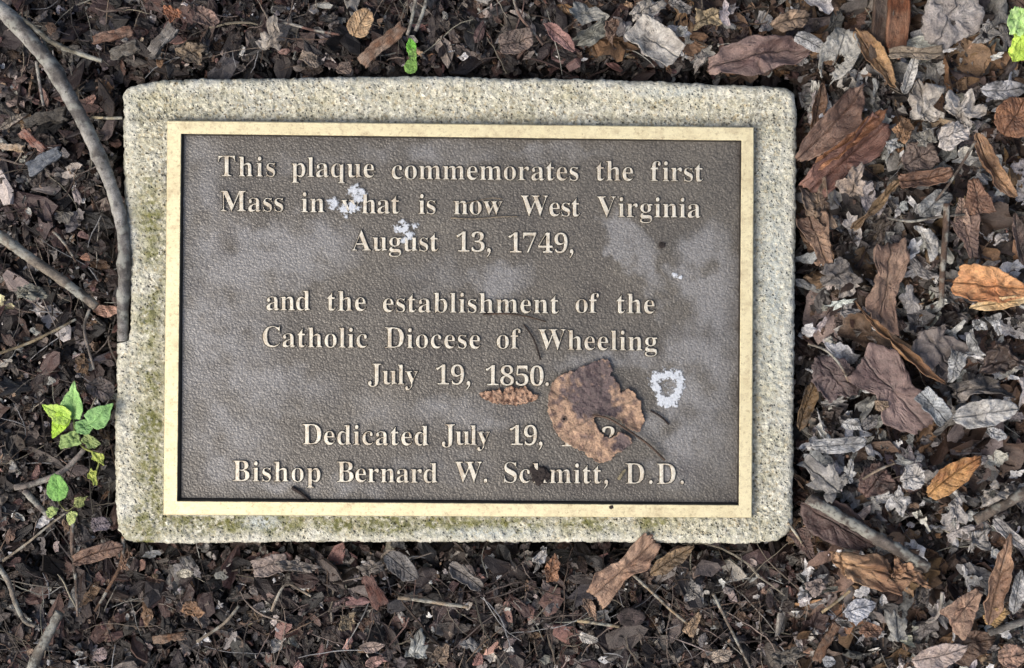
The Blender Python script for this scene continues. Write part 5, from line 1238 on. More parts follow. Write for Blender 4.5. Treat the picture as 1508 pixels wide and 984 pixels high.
twig('twig', [(400, 900, .018), (412, 872, .019), (424, 860, .019), (440, 868, .018), (458, 878, .017)], 4.5, 3, (180, 164, 144), 'thin hooked pale stalk below the block, left of the middle', sides=8)
twig('twig', [(850, 914, .019), (880, 918, .02), (912, 923, .019)], 5, 4.5, (186, 168, 134), 'short straw-coloured level stalk below the long tan leaf', sides=8)
twig('twig', [(932, 846, .022), (960, 872, .022), (990, 900, .021), (1012, 918, .02)], 4.5, 4, (158, 138, 110), 'thin tan stalk slanting down right from the long tan leaf', sides=8)
twig('twig', [(1050, 874, .02), (1066, 906, .02), (1086, 946, .019), (1108, 990, .018)], 4.5, 4, (140, 128, 114), 'long thin grey stalk slanting down to the bottom edge right of the middle', sides=8)
twig('fallen_branch', [(1190, 734, .030), (1216, 748, .031), (1250, 768, .031), (1290, 792, .030), (1326, 812, .028), (1366, 836, .026)], 15, 17, (120, 112, 104), 'grey branch slanting down right from the lower right corner of the block', 'branch', sides=16, per=12, col2=(70, 62, 56), knots=((.25, .12), (.62, .25), (.8, .15)), rough=.3)
twig('fallen_branch', [(1436, 766, .030), (1462, 752, .031), (1490, 736, .031), (1530, 712, .031)], 14, 15, (128, 116, 104), 'brownish grey stick slanting up to the right edge, lower right', 'branch', sides=14)
twig('fallen_branch', [(1456, 932, .030), (1480, 924, .031), (1530, 908, .030)], 11, 10, (134, 130, 124), 'short grey stick at the right edge near the bottom right corner', 'branch', sides=14)
twig('twig', [(1394, 300, .032), (1392, 350, .033), (1388, 400, .032), (1386, 452, .028)], 9, 8, (110, 90, 76), 'brown upright stick left of the bright orange leaf', sides=10)
twig('twig', [(1436, 208, .034), (1420, 236, .034), (1400, 268, .033), (1378, 296, .03)], 4.5, 3.5, (120, 104, 92), 'thin dark stalk slanting below the bleached lobed leaf, upper right', sides=8)
twig('twig', [(1190, 506, .028), (1216, 516, .030), (1236, 536, .03), (1250, 562, .028)], 3.5, 3.5, (172, 152, 132), 'thin curved tan stalk right of the block over a purplish leaf', sides=8)
twig('twig', [(1160, 770, .024), (1172, 786, .024), (1182, 804, .022)], 4, 4, (196, 180, 150), 'short straw stalk touching the lower right corner of the block', sides=8)
twig('twig', [(1210, 902, .028), (1230, 888, .029), (1252, 870, .028)], 4.5, 4, (200, 178, 140), 'short straw stalk below the crumpled orange-tan leaf', sides=8)
twig('twig', [(1270, 706, .03), (1294, 692, .031), (1318, 682, .03)], 4, 3.5, (176, 158, 136), 'thin pale stalk beside the white serrated leaf, right of the block', sides=8)
twig('twig', [(1388, 872, .03), (1384, 900, .03), (1374, 914, .029), (1364, 916, .028)], 5.5, 4, (206, 196, 184), 'white bent stalk left of the tan curled leaf, lower right', sides=8)
twig('twig', [(1306, 320, .03), (1340, 326, .031), (1380, 320, .031), (1420, 316, .03)], 4, 3.5, (146, 136, 124), 'thin grey nearly level stalk right of the block, above the tan boot-shaped leaf', sides=8)

# ------------------------------------------------------------------ green plants
def plant(name, base, label, leaves, stemsp):
    e = tag(empty(name, W(base[0], base[1], BASEZ)), label, 'seedling')
    for kind, cx, cy, L, Wd, ang, z, col, kw in leaves:
        kw.setdefault('vdark', .05); col2 = kw.get('col2')
        if col2: kw['col2'] = tuple(.5 * p + .5 * q for p, q in zip(col, col2))
        o = leaf('leaf', kind, cx, cy, L, Wd, ang, z, col, None, mat=M_GREEN, **kw)
        o.location = o.location - e.location; o.parent = e
    for pts, w0, w1, col in stemsp:
        twig('stem', pts, w0, w1, col, mat=M_GREEN if col[1] > col[0] else M_STEM, parent=e, origin=e.location, sides=8, rough=.1)
    for ch in e.children:
        if 'vein' not in ch.data.attributes: set_val(ch.data, 'vein', np.zeros(len(ch.data.vertices)))
    return e
G1, G2, G3 = (168, 214, 132), (192, 222, 108), (146, 194, 120)
plant('seedling', (112, 645), 'light green seedling with pointed leaves close to the left side of the block',
 [('point', 108, 590, 60, 36, 84, .030, G1, dict(fold=.35, col2=(110, 160, 84), tilt=(0, -8))),
  ('point', 83, 607, 48, 30, 152, .032, G2, dict(fold=.3, col2=(150, 200, 60))),
  ('point', 88, 626, 46, 28, 240, .031, (176, 214, 70), dict(fold=.3, col2=(140, 190, 56))),
  ('point', 150, 610, 48, 36, 42, .030, G3, dict(fold=.3, col2=(92, 140, 74))),
  ('oval', 126, 628, 30, 22, 20, .028, (132, 176, 110), dict(crumple=.1, col2=(96, 144, 80))),
  ('frag', 104, 648, 42, 30, 200, .026, (150, 180, 108), dict(crumple=.1, col2=(120, 140, 84))),
  ('frag', 134, 650, 34, 24, -30, .026, (150, 172, 104), dict(crumple=.12, col2=(124, 132, 88))),
  ('torn', 147, 676, 30, 20, -50, .026, (164, 180, 84), dict(crumple=.12, col2=(190, 196, 110))),
  ('torn', 138, 700, 36, 18, -80, .025, (158, 176, 76), dict(crumple=.12, col2=(190, 190, 110)))],
 [([(112, 645, .008), (110, 630, .022), (108, 612, .028)], 4, 3, (140, 170, 90)), ([(112, 645, .008), (124, 660, .020), (146, 672, .025), (140, 700, .024)], 3.5, 2.5, (150, 160, 84))])
plant('seedling', (88, 742), 'single round green seedling leaf with small yellow-green leaves below it, left of the block',
 [('oval', 85, 718, 40, 31, 95, .028, (132, 186, 96), dict(fold=.15, col2=(104, 160, 74))),
  ('frag', 76, 754, 26, 20, 20, .024, (168, 190, 116), dict(crumple=.12, col2=(130, 150, 90))),
  ('torn', 118, 738, 28, 18, 30, .022, (150, 160, 96), dict(crumple=.14, col2=(120, 124, 80))),
  ('frag', 105, 762, 24, 22, 70, .024, (190, 204, 130), dict(crumple=.1, col2=(150, 164, 100)))],
 [([(88, 742, .008), (86, 734, .02), (85, 722, .027)], 3.5, 2.5, (140, 160, 90)), ([(88, 742, .008), (100, 752, .02), (118, 738, .022)], 2.6, 2, (150, 150, 100))])
plant('seedling', (606, 105), 'tiny green sprout against the top edge of the block',
 [('lance', 606, 70, 28, 15, 96, .026, (122, 190, 70), dict(fold=.4, col2=(90, 160, 54))),
  ('lance', 608, 82, 22, 12, 280, .027, (150, 200, 96), dict(fold=.3)),
  ('oval', 606, 97, 26, 18, 70, .022, (120, 160, 76), dict(crumple=.08, col2=(80, 120, 54)))],
 [([(606, 105, .004), (606, 92, .018), (606, 78, .026)], 3, 2.4, (120, 160, 80))])
plant('seedling', (1504, 60), 'bright yellow-green crinkled leaf at the top right corner',
 [('frag', 1500, 30, 52, 46, 80, .036, (196, 228, 160), dict(crumple=.16, col2=(150, 200, 100))),
  ('frag', 1504, 66, 60, 42, 70, .034, (196, 226, 96), dict(crumple=.14, col2=(160, 200, 66)))],
 [([(1504, 60, .008), (1503, 50, .03), (1501, 34, .035)], 4, 3, (160, 190, 90))])

# ------------------------------------------------------------------ fallen leaves, leaf pieces and wood chips, one by one
LF, FR, CH = 'fallen_leaf', 'leaf_fragment', 'wood_chip'
def T(name, kind, cx, cy, L, Wd, ang, z, col, label, **kw):
    cat = {'fallen_leaf': 'leaf', 'leaf_fragment': 'leaf fragment', 'wood_chip': 'wood chip'}[name]
    if name == 'wood_chip':
        kw.setdefault('thick', .004); kw.setdefault('mat', M_WOOD); kw.setdefault('crumple', .04); kw.setdefault('veins', 'none')
    return leaf(name, kind, cx, cy, L, Wd, ang, z, col, label, cat, **kw)
BR, WH, GY = (146, 106, 78), (200, 198, 192), (150, 146, 140)

# upper right, beside and above the block's right corner
T(LF, 'oval', 1232, 84, 88, 58, 250, .024, (178, 176, 166), 'bleached grey leaf with holes, just above the top right corner of the block', holes=((.02, .1, .07), (.2, -.1, .13), (.42, -.05, .12)), curl=1.0, col2=(140, 138, 128), veins='pinn')
T(LF, 'lance', 1288, 88, 104, 40, -55, .022, (176, 134, 84), 'golden brown leaf curled like a trough, right of the bleached leaf with holes', curl=2.2, bend=.5, col2=(120, 84, 50))
T(CH, 'strip', 1298, 40, 120, 34, 84, .020, (112, 92, 76), 'grey-brown bark strip standing against the top edge, upper right', curl=.7, col2=(72, 56, 46), thick=.003)
T(CH, 'strip', 1322, 32, 110, 34, 86, .022, (160, 104, 68), 'orange-brown bark strip at the top edge beside the grey-brown one', curl=.8, col2=(104, 64, 42), thick=.003)
T(LF, 'oval', 1400, 26, 96, 82, 235, .026, (172, 166, 160), 'large round grey leaf with dark veins at the top edge, upper right', holes=((.05, .1, .04),), col2=(146, 138, 132), crumple=.09, veins='palm')
T(FR, 'boot', 1347, 78, 80, 26, 0, .033, (164, 148, 126), 'tan-grey spoon-shaped leaf piece below the orange-brown bark strip', curl=1.4, col2=(130, 116, 98))
T(FR, 'strip', 1338, 114, 58, 17, 72, .028, (212, 210, 202), 'white curled strip of leaf below the tan-grey spoon-shaped piece', bend=.9, curl=1.2)
T(FR, 'torn', 1450, 50, 48, 40, 40, .030, (164, 160, 154), 'grey leaf curled into a ring, right of the large round grey leaf', curl=2.6, crumple=.12, holes=((0, 0, .1),))
T(LF, 'lance', 1478, 132, 66, 26, 5, .030, (184, 184, 186), 'pale grey pointed leaf near the right edge, above the brown leaf', fold=.2, crumple=.1)
T(FR, 'lance', 1466, 152, 80, 14, 22, .024, (96, 90, 84), 'narrow dark grey leaf under the pale grey pointed one', curl=1.5)
T(LF, 'maple', 1360, 158, 92, 76, 100, .026, (188, 182, 172), 'crumpled bleached lobed leaf riddled with gaps, left half of the pale pair at upper right', crumple=.2, curl=1.2, col2=(140, 132, 122))
T(LF, 'maple', 1412, 168, 78, 74, 60, .028, (196, 190, 182), 'crumpled bleached lobed leaf, right half of the pale pair at upper right', crumple=.2, fold=.3, col2=(156, 148, 138))
T(LF, 'frag', 1406, 196, 58, 46, 20, .032, (206, 200, 194), 'bright pale leaf piece with ragged lower edge, lowest of the bleached cluster at upper right', crumple=.14, col2=(172, 164, 156))
T(FR, 'torn', 1358, 205, 46, 34, 150, .030, (168, 164, 152), 'pale greenish grey ragged scrap left of the bright pale leaf piece, upper right', crumple=.16)
T(LF, 'lance', 1227, 180, 152, 50, 48, .026, (140, 108, 88), 'long dull brown pointed leaf leaning beside the top right corner of the block', curl=1.5, col2=(104, 74, 58), bend=-.3)
T(LF, 'lance', 1252, 205, 142, 36, 40, .023, (172, 112, 70), 'orange-brown leaf edge showing under the long dull brown leaf', curl=2.2, col2=(112, 66, 40))
T(LF, 'boot', 1248, 232, 150, 62, 42, .020, (142, 98, 82), 'broad reddish brown leaf below the long dull brown one', curl=1.3, col2=(100, 62, 48))
T(FR, 'maple', 1256, 272, 84, 58, 60, .030, (178, 162, 148), 'pale tan ragged leaf tip lying on the reddish brown leaf', crumple=.13, col2=(146, 128, 112), curl=.6)
T(LF, 'lance', 1205, 160, 82, 26, 80, .018, (118, 84, 58), 'small dark brown upright leaf against the top right side of the block', curl=1.8)
T(LF, 'torn', 1206, 302, 82, 62, 110, .026, (146, 122, 98), 'crumpled tan-brown leaf close to the right side of the block, upper part', crumple=.22, curl=1.0, col2=(96, 76, 60))
T(LF, 'oval', 1494, 172, 62, 64, 60, .030, (162, 108, 68), 'orange-brown rounded leaf at the right edge, upper part', curl=.9, col2=(112, 70, 44))
T(LF, 'lance', 1462, 246, 112, 38, -58, .030, (166, 124, 84), 'tan curled leaf slanting below the bleached cluster', curl=2.2, bend=.6, col2=(112, 78, 52))
T(LF, 'tri', 1438, 290, 56, 60, 100, .026, (150, 108, 80), 'brown wedge of leaf under the tan curled leaf', curl=.8, col2=(112, 76, 56))
T(FR, 'tri', 1416, 310, 40, 32, 90, .028, (180, 146, 122), 'small pinkish triangular leaf piece below the brown wedge', crumple=.06)
T(LF, 'strip', 1362, 262, 82, 30, 10, .026, (146, 104, 76), 'brown leaf with a rolled lower edge, left of the slanting tan curled leaf', curl=1.8, bend=.5, col2=(98, 70, 54))
T(LF, 'frag', 1352, 232, 64, 54, 30, .022, (124, 104, 92), 'dull grey-brown leaf under the bleached cluster', crumple=.12)
T(FR, 'strip', 1376, 300, 54, 30, 42, .028, (150, 152, 150), 'blue-grey leaf piece lying aslant left of the thin dark stalk', crumple=.1)
T(FR, 'strip', 1290, 302, 104, 17, 46, .026, (158, 128, 86), 'long narrow tan strip slanting right of the block, upper part', curl=2.0, col2=(112, 86, 58))
T(FR, 'torn', 1328, 190, 46, 36, 70, .028, (184, 136, 90), 'small orange-tan ragged piece left of the bleached cluster', crumple=.15)
T(FR, 'torn', 1312, 214, 34, 26, 10, .032, (176, 178, 176), 'small pale grey ragged piece at the tip of the orange-brown leaf', crumple=.2)
T(FR, 'strip', 1192, 62, 44, 21, -28, .026, (182, 182, 180), 'small white-grey flat piece left of the bleached leaf with holes', crumple=.06)
T(LF, 'lance', 1120, 84, 160, 58, 12, .020, (146, 118, 108), 'long pinkish brown pointed leaf above the top right part of the block', curl=1.1, crumple=.1, col2=(106, 80, 74))
T(LF, 'frag', 1165, 30, 66, 34, 10, .024, (166, 140, 116), 'tan leaf piece at the top edge above the pinkish brown leaf', crumple=.12)
T(LF, 'torn', 1040, 27, 64, 44, 25, .024, (186, 162, 118), 'straw-coloured leaf at the top edge, left of the pinkish brown leaf', curl=1.0, crumple=.1)
T(LF, 'block', 964, 62, 84, 58, -35, .026, (196, 192, 182), 'large pale grey drooping leaf above the block, right of centre', curl=1.2, col2=(160, 154, 144), veins='palm', bend=.4)
T(LF, 'torn', 950, 14, 56, 38, 30, .026, (188, 182, 172), 'pale crumpled leaf at the top edge joined above the large drooping leaf', crumple=.16)
T(FR, 'frag', 1004, 46, 26, 18, 30, .026, (198, 198, 190), 'small white scrap right of the large pale drooping leaf', crumple=.1)
T(FR, 'frag', 927, 44, 18, 15, 0, .026, (206, 208, 206), 'tiny white scrap left of the large pale drooping leaf', crumple=.1)
T(LF, 'torn', 902, 44, 62, 30, 70, .022, (134, 104, 84), 'thin brown crumpled leaf left of the large pale drooping leaf', crumple=.16, curl=1.2)
T(FR, 'frag', 1003, 10, 40, 26, -20, .026, (150, 146, 142), 'grey leaf piece at the top edge left of the straw-coloured leaf', crumple=.12)
T(LF, 'lance', 824, 54, 62, 26, -42, .024, (176, 134, 126), 'smooth pink-brown curled leaf at the top, right of centre', curl=1.8, col2=(142, 104, 98))
T(LF, 'block', 760, 62, 54, 38, 15, .022, (142, 120, 106), 'dull brown flat leaf above the middle of the block', crumple=.08)
T(CH, 'splinter', 562, 66, 80, 24, 42, .020, (164, 134, 108), 'tan split wood chip left of the small green sprout', col2=(112, 84, 66))
T(LF, 'oval', 532, 34, 46, 36, 60, .024, (204, 168, 122), 'oval straw-coloured leaf near the top edge, left of the green sprout', curl=.8, col2=(160, 124, 82))
T(FR, 'frag', 507, 102, 36, 24, 10, .020, (130, 108, 94), 'small brown leaf piece against the block, left of the green sprout', crumple=.08)
T(FR, 'frag', 457, 88, 36, 26, -20, .022, (152, 134, 116), 'small tan-grey leaf piece above the block, left of the oval straw-coloured leaf', crumple=.1)
T(LF, 'maple', 398, 60, 62, 52, 75, .024, (176, 168, 156), 'pale grey lobed leaf piece above the left part of the block', crumple=.12, col2=(138, 128, 116))
T(CH, 'splinter', 241, 58, 50, 22, 48, .022, (150, 146, 138), 'pale grey wood chip above the top left corner of the block', col2=(104, 98, 92))
T(CH, 'splinter', 168, 52, 62, 18, 12, .020, (150, 114, 92), 'pinkish brown wood chip right of the long branch', col2=(104, 76, 62))
T(CH, 'splinter', 184, 75, 44, 21, 20, .020, (122, 116, 104), 'grey-green wood chip just above the top left corner of the block', col2=(84, 78, 70))
T(LF, 'frag', 284, 78, 56, 42, 15, .020, (132, 112, 86), 'olive-brown crumpled leaf near the top left corner of the block', crumple=.13, curl=.6)
T(LF, 'torn', 256, 20, 36, 26, -20, .024, (186, 112, 70), 'small orange leaf scrap at the top edge, left part', crumple=.14)
T(LF, 'frag', 304, 26, 56, 44, -40, .022, (144, 114, 100), 'pinkish brown leaf at the top edge, right of the orange scrap', crumple=.1)
T(CH, 'splinter', 66, 236, 54, 25, 30, .022, (122, 130, 138), 'blue-grey slate-like chip left of the long branch', col2=(92, 98, 106))
T(CH, 'splinter', 68, 174, 62, 23, 14, .020, (106, 100, 90), 'dark grey-green wood chip left of the long branch, above the slate-like one', col2=(66, 62, 56))
T(CH, 'splinter', 48, 208, 42, 15, -40, .022, (178, 132, 112), 'pink wood chip left of the long branch', col2=(132, 90, 76))
T(CH, 'splinter', 15, 217, 40, 11, -8, .022, (204, 182, 152), 'pale straw-coloured chip at the left edge', col2=(164, 140, 112))
T(FR, 'lance', 20, 178, 46, 12, 30, .024, (180, 166, 148), 'narrow pale leaf sliver at the left edge above the straw-coloured chip', curl=1.2)
T(FR, 'frag', 126, 379, 17, 15, 0, .022, (200, 138, 104), 'tiny orange-pink flake above the end of the straight stick', crumple=.08)
T(FR, 'torn', 134, 148, 24, 18, 40, .020, (202, 148, 124), 'tiny salmon-coloured flake between the long branch and the block', crumple=.1)
T(LF, 'torn', 46, 432, 56, 34, -10, .018, (164, 164, 148), 'pale greenish grey rotten leaf below the straight stick', crumple=.18)
T(LF, 'frag', 148, 574, 52, 44, -30, .018, (126, 112, 106), 'grey-brown leaf against the left side of the block, above the seedling', crumple=.1, curl=.8)
T(FR, 'frag', 146, 772, 34, 27, 10, .018, (150, 138, 144), 'purplish grey leaf piece at the lower left side of the block', crumple=.1)
T(LF, 'strip', 143, 815, 76, 25, 18, .020, (142, 106, 82), 'long brown leaf strip at the lower left corner of the block', curl=1.0, col2=(104, 74, 58))
T(FR, 'torn', 186, 826, 46, 26, 70, .018, (160, 118, 88), 'orange-brown curled scrap below the lower left corner of the block', crumple=.16)
T(FR, 'frag', 272, 845, 30, 17, 10, .020, (222, 212, 186), 'cream flake in the mulch below the left part of the block', crumple=.06)
T(FR, 'torn', 283, 898, 34, 36, 100, .020, (180, 132, 90), 'orange-tan ragged scrap in the mulch below the cream flake', crumple=.16)
T(CH, 'splinter', 250, 939, 48, 13, 8, .018, (152, 120, 92), 'thin tan chip near the bottom edge, left part', col2=(108, 80, 60))
T(FR, 'frag', 146, 964, 30, 22, 10, .020, (182, 160, 156), 'pinkish pale leaf piece near the bottom edge, right of the short pale stick', crumple=.1)
T(FR, 'frag', 117, 962, 16, 10, 10, .020, (224, 222, 214), 'tiny white flake beside the short pale stick', crumple=.05)
T(LF, 'block', 398, 832, 54, 32, 12, .020, (168, 152, 142), 'pinkish grey flat leaf under the block, left of the middle', crumple=.07, col2=(140, 124, 114))
T(LF, 'torn', 440, 834, 70, 26, -8, .022, (156, 146, 136), 'grey torn leaf below the block beside the pinkish grey leaf', crumple=.12)
T(LF, 'oval', 592, 834, 58, 36, -40, .016, (120, 118, 116), 'dark grey ribbed leaf in the shade under the block', curl=1.0, col2=(84, 80, 78))
T(LF, 'torn', 546, 836, 46, 34, 20, .022, (148, 138, 128), 'grey-brown curled leaf below the block, left of the dark grey ribbed leaf', crumple=.16, curl=1.4)
T(CH, 'splinter', 552, 872, 54, 24, -60, .018, (126, 84, 72), 'reddish brown bark chip below the block, left of the middle', col2=(84, 54, 46))
T(LF, 'strip', 686, 848, 58, 28, -35, .022, (138, 132, 126), 'grey rolled leaf below the middle of the block', curl=2.2, col2=(100, 94, 88))
T(FR, 'torn', 794, 824, 50, 22, 55, .024, (204, 200, 194), 'white toothed leaf edge below the block, right of the middle', crumple=.18)
T(LF, 'frag', 812, 836, 46, 28, 80, .018, (166, 112, 74), 'orange-brown leaf behind the white toothed edge', crumple=.12, curl=1)
T(LF, 'boot', 918, 838, 122, 50, 42, .022, (184, 146, 116), 'long tan leaf reaching out from under the bottom edge of the block', curl=.8, crumple=.08, col2=(150, 112, 86))
T(LF, 'lance', 990, 824, 78, 28, 32, .020, (152, 122, 84), 'olive-tan leaf right of the long tan leaf under the block', curl=1.4)
T(FR, 'frag', 868, 894, 40, 22, -70, .020, (178, 140, 110), 'small tan piece below the long tan leaf', crumple=.1)
T(LF, 'torn', 1020, 870, 44, 36, -60, .022, (160, 156, 150), 'grey crinkled leaf below the olive-tan leaf', crumple=.15)
T(FR, 'tri', 1022, 918, 38, 24, 60, .020, (186, 152, 114), 'small tan triangular piece below the grey crinkled leaf', crumple=.08)
T(FR, 'frag', 1062, 966, 38, 28, 20, .020, (192, 174, 154), 'pale pinkish flat piece near the bottom edge, right of the middle', crumple=.08)
T(FR, 'frag', 866, 940, 32, 17, -20, .020, (214, 208, 196), 'white flat flake near the bottom edge, below the small tan piece', crumple=.06)
T(CH, 'oval', 930, 908, 40, 26, 0, .018, (96, 78, 74), 'dark rounded bark lump below the long tan leaf', thick=.006)
T(FR, 'lance', 548, 952, 40, 17, 4, .020, (196, 172, 158), 'pale pink boat-shaped piece near the bottom edge, left of the middle', curl=1.2)
T(FR, 'lance', 552, 974, 30, 17, 20, .020, (194, 152, 140), 'salmon-pink boat-shaped piece at the bottom edge under the paler one', curl=1)
T(FR, 'maple', 614, 958, 56, 42, 80, .020, (190, 194, 188), 'whitish fibrous lobed piece at the bottom edge below the middle of the block', crumple=.2)
T(LF, 'frag', 650, 964, 44, 36, 60, .018, (144, 120, 96), 'dull tan leaf at the bottom edge right of the whitish fibrous piece', crumple=.12)
T(FR, 'torn', 512, 914, 36, 28, 80, .018, (156, 136, 104), 'olive-tan ragged piece below the reddish brown bark chip', crumple=.16)
T(FR, 'frag', 704, 972, 26, 18, 60, .018, (178, 122, 110), 'small reddish pink flake at the bottom edge, middle', crumple=.08)

# right of the block, middle height
T(LF, 'tri', 1205, 354, 84, 62, -70, .026, (152, 118, 90), 'brown folded triangular leaf close to the right side of the block', fold=.25, col2=(114, 84, 64), curl=.8)
T(LF, 'maple', 1236, 402, 86, 70, 215, .026, (128, 122, 116), 'dark grey skeletal lobed leaf right of the block, below the folded triangular one', fold=.4, crumple=.14, col2=(92, 86, 82))
T(LF, 'boot', 1304, 420, 134, 62, 262, .028, (154, 122, 98), 'tan-brown boot-shaped leaf standing right of the block', curl=.7, crumple=.08, col2=(122, 92, 74))
T(FR, 'crescent', 1364, 356, 58, 30, 115, .030, (208, 206, 198), 'white crescent-shaped leaf scrap left of the brown upright stick', bend=.6, crumple=.1)
T(LF, 'tri', 1426, 350, 66, 54, -75, .028, (140, 110, 94), 'pinkish brown pointed leaf above the bright orange leaf', curl=1.2, col2=(108, 82, 70))
T(LF, 'orange', 1462, 421, 122, 66, -6, .040, (226, 160, 98), 'bright orange folded leaf at the right edge', curl=.9, crumple=.08, col2=(198, 122, 66), fold=.12, seed=4)
T(FR, 'lance', 1474, 446, 92, 20, 8, .042, (236, 206, 150), 'cream turned-up rim along the lower side of the bright orange leaf', curl=1.2, crumple=.05, col2=(226, 180, 116))
T(FR, 'torn', 1474, 353, 28, 22, 20, .030, (190, 184, 180), 'pale crumpled flower-like scrap above the bright orange leaf', crumple=.25)
T(LF, 'lance', 1500, 352, 80, 28, 100, .026, (118, 94, 82), 'dull brown leaf at the right edge above the bright orange leaf', curl=1.6)
T(LF, 'maple', 1376, 510, 128, 106, 310, .025, (122, 112, 106), 'large grey-brown lobed leaf below the brown upright stick', crumple=.09, col2=(92, 82, 78), fold=.15)
T(FR, 'tri', 1406, 540, 52, 36, 255, .031, (186, 188, 186), 'pale grey turned-over tip of the large grey-brown leaf', crumple=.1, curl=.6)
T(LF, 'lance', 1322, 508, 176, 24, -42, .034, (164, 120, 74), 'long narrow orange-brown rolled leaf between the boot-shaped and the pinkish leaf', curl=3.0, bend=.5, col2=(112, 74, 44))
T(LF, 'frag', 1228, 556, 96, 84, -50, .022, (112, 92, 88), 'purplish dark brown leaf close to the right side of the block', crumple=.08, col2=(84, 66, 62), curl=.5)
T(LF, 'boot', 1316, 576, 142, 88, -48, .026, (142, 116, 108), 'large pinkish brown leaf right of the purplish dark brown one', crumple=.06, col2=(112, 88, 82), fold=.12)
T(LF, 'lance', 1190, 592, 86, 30, 70, .022, (128, 96, 54), 'olive-brown rolled leaf touching the right side of the block', curl=2.0)
T(FR, 'block', 1374, 598, 58, 34, -48, .037, (182, 188, 190), 'blue-white flat leaf piece right of the large pinkish leaf', crumple=.06)
T(LF, 'lance', 1452, 608, 106, 42, 8, .032, (198, 198, 194), 'large white pointed leaf near the right edge, below the middle', crumple=.09, curl=.6, col2=(164, 162, 156))
T(FR, 'frag', 1442, 478, 20, 26, 60, .030, (204, 206, 204), 'small white scrap below the bright orange leaf, left of a pair', crumple=.1)
T(FR, 'tri', 1467, 478, 34, 26, -70, .030, (206, 208, 208), 'white triangular scrap below the bright orange leaf, right of a pair', crumple=.1)
T(FR, 'crescent', 1436, 506, 46, 20, -65, .030, (198, 198, 194), 'thin white crescent right of the large grey-brown lobed leaf', crumple=.08)
T(LF, 'torn', 1438, 574, 110, 44, 4, .026, (152, 144, 136), 'crumpled grey leaf above the large white pointed leaf', crumple=.2)
T(FR, 'frag', 1255, 625, 36, 24, -10, .028, (200, 200, 196), 'small white scrap right of the block beside a grey one', crumple=.1)
T(FR, 'frag', 1282, 622, 30, 26, 30, .026, (138, 134, 130), 'small grey scrap beside the white one below the purplish leaf', crumple=.1)
T(FR, 'torn', 1244, 457, 42, 28, 20, .028, (180, 176, 172), 'pale crumpled scrap between the boot-shaped leaf and the block', crumple=.24)
T(FR, 'frag', 1298, 598, 32, 20, -10, .030, (170, 142, 112), 'small tan scrap on the edge of the large pinkish leaf', crumple=.1)
T(LF, 'torn', 1474, 530, 78, 66, 20, .022, (104, 86, 76), 'dark brown shredded leaf at the right edge below the bright orange leaf', crumple=.25)
T(FR, 'frag', 1466, 638, 44, 22, -12, .030, (196, 198, 198), 'small white piece under the large white pointed leaf', crumple=.1)

# lower right
T(LF, 'strip', 1236, 655, 78, 24, 4, .030, (190, 192, 192), 'pale blue-grey leaf strip right of the block, above the grey lobed leaf', crumple=.1, curl=.6)
T(LF, 'maple', 1222, 712, 88, 70, 140, .030, (158, 156, 152), 'grey deeply lobed leaf beside the lower right side of the block', crumple=.1, col2=(128, 126, 122), fold=.15)
T(FR, 'star', 1250, 694, 42, 34, 70, .034, (202, 202, 198), 'small white star-shaped scrap touching the grey deeply lobed leaf', crumple=.12)
T(LF, 'frag', 1343, 702, 54, 46, 20, .032, (204, 202, 198), 'white toothed leaf piece right of the grey deeply lobed leaf', crumple=.12, col2=(172, 168, 162))
T(FR, 'star', 1320, 739, 54, 46, -70, .032, (208, 206, 202), 'white star-shaped leaf scrap below the white toothed piece', crumple=.12)
T(LF, 'lance', 1404, 700, 98, 40, 36, .036, (204, 146, 76), 'orange leaf slanting up right in the lower right part', curl=1.1, col2=(158, 100, 50), crumple=.06)
T(LF, 'maple', 1406, 750, 62, 44, -80, .030, (196, 190, 184), 'pale drooping leaf below the slanting orange leaf', crumple=.14)
T(FR, 'torn', 1460, 724, 74, 38, 15, .034, (186, 178, 166), 'pale lacy leaf full of holes right of the slanting orange leaf', crumple=.14, holes=((-.2, .05, .07), (0, -.05, .08), (.18, .05, .08), (-.05, .2, .06)))
T(LF, 'frag', 1292, 706, 70, 60, 50, .024, (112, 84, 74), 'dark reddish brown leaf behind the thin pale stalk, lower right', crumple=.1, curl=.7)
T(LF, 'lance', 1232, 772, 124, 66, -30, .022, (104, 80, 72), 'dark brown leaf under the grey branch', crumple=.06, curl=.7, col2=(80, 58, 52))
T(LF, 'torn', 1270, 836, 150, 84, -12, .030, (190, 146, 102), 'large crumpled orange-tan leaf below the grey branch', crumple=.16, col2=(136, 94, 62))
T(LF, 'maple', 1328, 842, 76, 50, -25, .028, (182, 136, 96), 'ragged tan leaf tip at the right end of the crumpled orange-tan leaf', crumple=.18, col2=(140, 98, 68))
T(FR, 'frag', 1262, 896, 58, 44, 15, .032, (196, 200, 208), 'bluish white leaf piece below the crumpled orange-tan leaf', crumple=.08, col2=(164, 166, 172))
T(LF, 'maple', 1320, 925, 74, 44, 95, .028, (158, 158, 152), 'pale grey upright lobed leaf below the ragged tan tip', crumple=.12)
T(LF, 'lance', 1470, 852, 136, 42, 76, .034, (170, 130, 98), 'tall tan curled leaf near the right edge, lower right', curl=2.2, bend=.5, col2=(128, 92, 68))
T(LF, 'tri', 1420, 896, 72, 66, 50, .032, (180, 148, 124), 'pale tan folded leaf left of the tall tan curled leaf', fold=.3, crumple=.1, col2=(144, 110, 90))
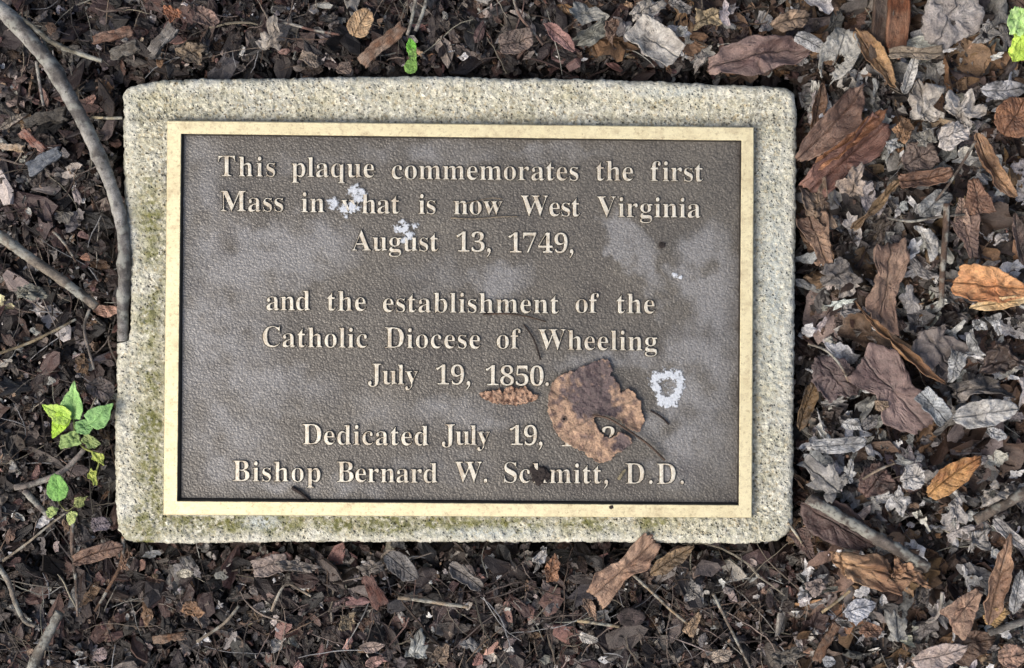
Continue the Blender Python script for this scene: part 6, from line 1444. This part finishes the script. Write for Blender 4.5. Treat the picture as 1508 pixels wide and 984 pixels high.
T(FR, 'frag', 1466, 906, 44, 32, 20, .036, (204, 160, 94), 'golden leaf piece at the foot of the tall tan curled leaf', crumple=.1, curl=.8)
T(LF, 'frag', 1430, 946, 90, 62, 10, .022, (106, 78, 58), 'dark brown leaf under the pale tan folded leaf', crumple=.08)
T(LF, 'lance', 1384, 964, 86, 36, 14, .032, (200, 182, 172), 'pale pinkish pointed leaf at the bottom edge, lower right', curl=.9, col2=(170, 150, 138))
T(FR, 'torn', 1436, 792, 48, 40, 40, .032, (186, 182, 176), 'pale crumpled scrap left of the tall tan curled leaf', crumple=.22)
T(FR, 'lance', 1498, 872, 66, 24, 80, .034, (196, 196, 194), 'white-grey narrow leaf at the right edge beside the tall tan curled leaf', curl=1)
T(FR, 'strip', 1486, 786, 64, 18, -42, .034, (184, 180, 176), 'pale grey strip at the right edge below the brownish grey stick', curl=1)
T(LF, 'frag', 1490, 966, 56, 42, 10, .030, (182, 142, 118), 'pinkish tan leaf in the bottom right corner', crumple=.12)
T(CH, 'splinter', 1216, 946, 60, 18, 62, .028, (142, 110, 86), 'tan wood stick lying near the bottom edge, right of the block', col2=(102, 76, 58))
T(LF, 'torn', 1160, 966, 58, 40, 10, .024, (132, 124, 112), 'grey-brown ragged leaf at the bottom edge below the block corner', crumple=.16)
T(FR, 'frag', 1280, 928, 40, 30, 0, .026, (162, 116, 88), 'orange-brown piece left of the pale grey upright lobed leaf', crumple=.12)
T(FR, 'frag', 1221, 974, 24, 22, 0, .030, (196, 200, 204), 'small bluish white scrap at the bottom edge below the tan wood stick', crumple=.08)
T(FR, 'tri', 1184, 800, 50, 40, -60, .022, (116, 84, 70), 'dark reddish leaf tip at the lower right corner of the block', curl=.6)
T(FR, 'frag', 1200, 864, 40, 34, 30, .026, (164, 148, 140), 'pinkish grey scrap left of the bluish white leaf piece', crumple=.14)
T(FR, 'torn', 1356, 876, 44, 36, 70, .026, (110, 102, 96), 'dark grey shrivelled leaf below the ragged tan tip', crumple=.25)
